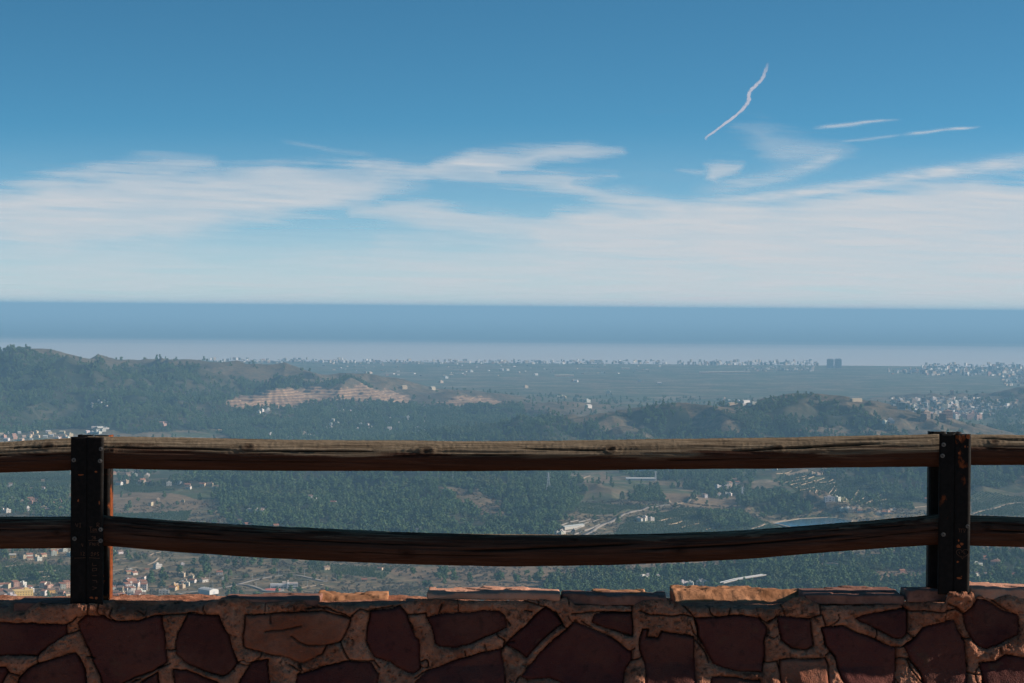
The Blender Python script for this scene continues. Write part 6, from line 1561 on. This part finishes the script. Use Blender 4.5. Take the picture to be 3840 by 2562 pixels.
for i, (a, t_, b) in enumerate(((620, 280, 335), (665, 370, 420), (1160, 255, 320), (1213, 330, 420), (1310, 205, 300), (1410, 340, 410), (1495, 200, 262), (1552, 360, 440), (1820, 185, 270), (1858, 335, 400), (1953, 210, 300), (2100, 245, 345), (2220, 268, 335))):
    g_ = ground_at(*QB(a, b)); h = 10.5
    lp = empty('street_lamp', tuple(g_), random.uniform(0, 6)); tag(lp, f'thin grey street lamp, {ordinal(i + 1)} from the left along the school road', 'street lamp', 'street lamps along the school road')
    m = MB(); m.tube((0, 0, -1), (0, 0, h), .22, .14, 6); m.build('pole', M_METAL, lp); m = MB(); m.tube((0, 0, h), (1.6, 0, h + .3), .1, .08, 5); m.build('arm', M_METAL, lp); m = MB(); m.box(1.2, 2.2, -.2, .2, h + .2, h + .42); m.build('lamp_head', M_METAL, lp)
for i, (a, t_, b) in enumerate(((*R5(900, 140), R5(0, 205)[1]), (*R5(517, 252), R5(0, 298)[1]), (*R4(1763, 370), R4(0, 400)[1]))):
    g_ = ground_at(a, b); h = (b - t_) / FPX * math.hypot(g_[0], g_[1]); po = empty('radio_mast', tuple(g_)); tag(po, ('tall thin mast on the crest of the central pine wood', 'thin mast low in the central pine wood', 'short mast beside white houses in the pine wood')[i], 'mast')
    m = MB(); m.tube((0, 0, 0), (0, 0, h), .35, .2, 5); m.build('pole', M_METAL, po); m = MB(); m.tube((-1.5, 0, h * .93), (1.5, 0, h * .93), .15, .15, 4); m.build('crossbar', M_METAL, po)
# -- viaduct in the pines
G = [ground_at(*R6(a, b)) for a, b in ((300, 918), (400, 895), (480, 880), (590, 862))]; zv = max(g[2] for g in G) + 9
vd = empty('viaduct', tuple(G[0])); tag(vd, 'pale road viaduct crossing the pines left of the right post', 'bridge'); m = MB(); O = Vector(G[0])
for lo, hi, wd, nm, mt in ((-1.2, 0, 11, 'deck', M_CONC), (0.003, .9, None, 'railing', M_METAL)):
    for (p, q) in zip(G[:-1], G[1:]):
        p = np.array(p); q = np.array(q); d = (q - p)[:2]; d /= np.linalg.norm(d); n2 = np.array([-d[1], d[0]])
        for off, w2 in (((0, 3.6),) if wd else ((3.4, .2), (-3.4, .2))):
            pts = [p[:2] + n2 * (off - w2), q[:2] + n2 * (off - w2), q[:2] + n2 * (off + w2), p[:2] + n2 * (off + w2)]
            m.slab([(a[0] - O.x, a[1] - O.y) for a in pts], zv + lo - O.z, zv + hi - O.z)
    m.build(nm, mt, vd); m = MB()
for g in G:
    m = MB(); m.box(g[0] - O.x - 1, g[0] - O.x + 1, g[1] - O.y - 1, g[1] - O.y + 1, g[2] - 3 - O.z, zv - 1.2 - O.z); m.build('pier', M_CONC, vd)
for (p, q) in zip(G[:-1], G[1:]):
    for k_ in np.linspace(0, 1, 12): c = p + (q - p) * k_; keep_out(c[0], c[1], 13); keep_out(c[0], c[1] - 30, 16)
# -- single dark cypress trees in the fields
for i, (fz, a, b, s) in enumerate(((QA, 2045, 310, .9), (R4, 885, 360, .9), (QC, 925, 165, 1.3), (QA, 1410, 560, .8))):
    g_ = ground_at(*fz(a, b)); e = make_tree('cypress_tree', CYPRESS, tuple(g_), (s * 1.5, s * .9), i); tag(e, ('dark cypress alone in the dry fields right of the left post', 'dark cypress beside the brown field between the rails', 'tall dark cypress at the corner of the striped field', 'dark cypress beside the left post over the village')[i], 'cypress tree')
for i, (fz, a, b, s) in enumerate(((QA, 2040, 690, 2.6), (QB, 410, 260, 2.4), (QB, 560, 330, 1.8), (QA, 760, 380, 1.9))):
    g_ = ground_at(*fz(a, b)); e = make_tree('broadleaf_tree', ORANGES[0], tuple(g_), (s * 1.4, s * 1.3), i); tag(e, ('big round dark tree above the village next to the shed', 'large dark tree behind the white houses up from the shed', 'rounded dark tree right of the white houses', 'dark broad tree in the fields left of the left post')[i], 'tree')
keep = cleared(TX, TY); TX, TY, TS = TX[keep], TY[keep], TS[keep]
keep = cleared(BX, BY_); BX, BY_ = BX[keep], BY_[keep]
keep = cleared(OX, OY); OX, OY = OX[keep], OY[keep]

def in_view(x, y, z, m=20):
    v = np.stack([x, y, z], -1) - EYE; k = FPX / (v @ _f); px = 1920 + (v @ _r) * k; py = 1281 - (v @ _u) * k
    return px, py
def open_view(px, py):          # not behind rails, posts or wall
    return (px > 0) & (px < 3840) & (py > 1320) & (py < 2230) & ~((py > 1630) & (py < 1765)) & ~((px > 262) & (px < 415)) & ~((px > 3490) & (px < 3645))
def below_lower_rail(px):
    return np.interp(px / S, [0, 197, 250, 600, 960, 1175, 1500, 1900, 2140, 2350], [1262, 1260, 1258, 1284, 1302, 1306, 1298, 1272, 1252, 1258]) * S

TZ = land(TX, TY); px, py = in_view(TX, TY, TZ + 4)
size = TS / np.hypot(TX, TY)
cand = np.nonzero(open_view(px, py) & (py > below_lower_rail(px) + 8))[0]
sel = cand[np.argsort(-size[cand])][:300]
rs2 = random.Random(9)
def place_of(a):
    a = a / S
    if a < 165: return 'in fields by the village left of the left post'
    if a < 950: return 'in the dry fields just right of the left post'
    if a < 1240: return 'in the brown scrub below the sagging lower rail'
    if a < 1560: return 'on the dark wooded knoll behind the wall'
    if a < 2140: return 'in the pine wood between knoll and right post'
    return 'among the villas right of the black right post'
for i in sel:
    kd = rs2.randrange(3); sw, sh_ = rs2.uniform(.65, 1.15), rs2.uniform(.65, 1.1)
    e = make_tree('pine_tree', PINES[kd], (TX[i], TY[i], TZ[i] - 0.1), (sw * 1.4, sh_ * 1.35), rs2.uniform(0, 6.28))
    look = ('short ' if sh_ < .8 else 'tall ' if sh_ > .97 else 'medium ') + ('slim ' if sw < .8 else 'broad ' if sw > 1 else '') + ('pointed', 'round', 'narrow')[kd]
    pl_ = place_of(px[i]); tag(e, look + ' dark pine ' + pl_, 'pine tree', 'pine trees ' + pl_)
rest = np.ones(len(TX), bool); rest[sel] = False
stuff_points('pine_forest', TX[rest], TY[rest], TS[rest], [p[0] for p in PINES], 'dense dark green pine forest covering hills and valley slopes', 5)

BZ_ = land(BX, BY_); px, py = in_view(BX, BY_, BZ_ + 1.5)
cand = np.nonzero(open_view(px, py) & (py > below_lower_rail(px) + 8))[0]
sel = cand[np.argsort(np.hypot(BX, BY_)[cand])][:300]
for i in sel:
    sw, sh_ = rs2.uniform(.8, 1.5), rs2.uniform(.8, 1.4); kd = rs2.randrange(2)
    look = ('narrow ', 'medium ', 'wide ')[int((sw - .8) / .234)] + ('low ', 'middling ', 'tall ')[int((sh_ - .8) / .201)] + ('domed', 'flattish')[kd]
    e = make_tree('shrub', BUSHES[kd], (BX[i], BY_[i], BZ_[i] - 0.1), (sw, sh_), rs2.uniform(0, 6.28))
    pl_ = place_of(px[i]).replace('pine wood', 'gaps of the wood'); tag(e, look + ' grey brown shrub ' + pl_, 'shrub', 'shrubs ' + pl_)
rest = np.ones(len(BX), bool); rest[sel] = False
stuff_points('dry_scrub', BX[rest], BY_[rest], np.full(rest.sum(), 1.1), [p[0] for p in BUSHES], 'grey brown dry scrub scattered over the valley floor', 6)
e = make_tree('orange_tree', ORANGES[0], (OX[0], OY[0], float(land(OX[:1], OY[:1])[0])), (1, 1), 0); tag(e, 'round dark orange tree at the corner of an orchard left of the left post', 'orange tree')
stuff_points('orchard_trees', OX[1:], OY[1:], np.full(len(OX) - 1, 1.0), [ORANGES[0][0]], 'rows of dark green citrus trees in the valley orchards', 7)
print('TREES', len(TX), len(BX), len(OX))
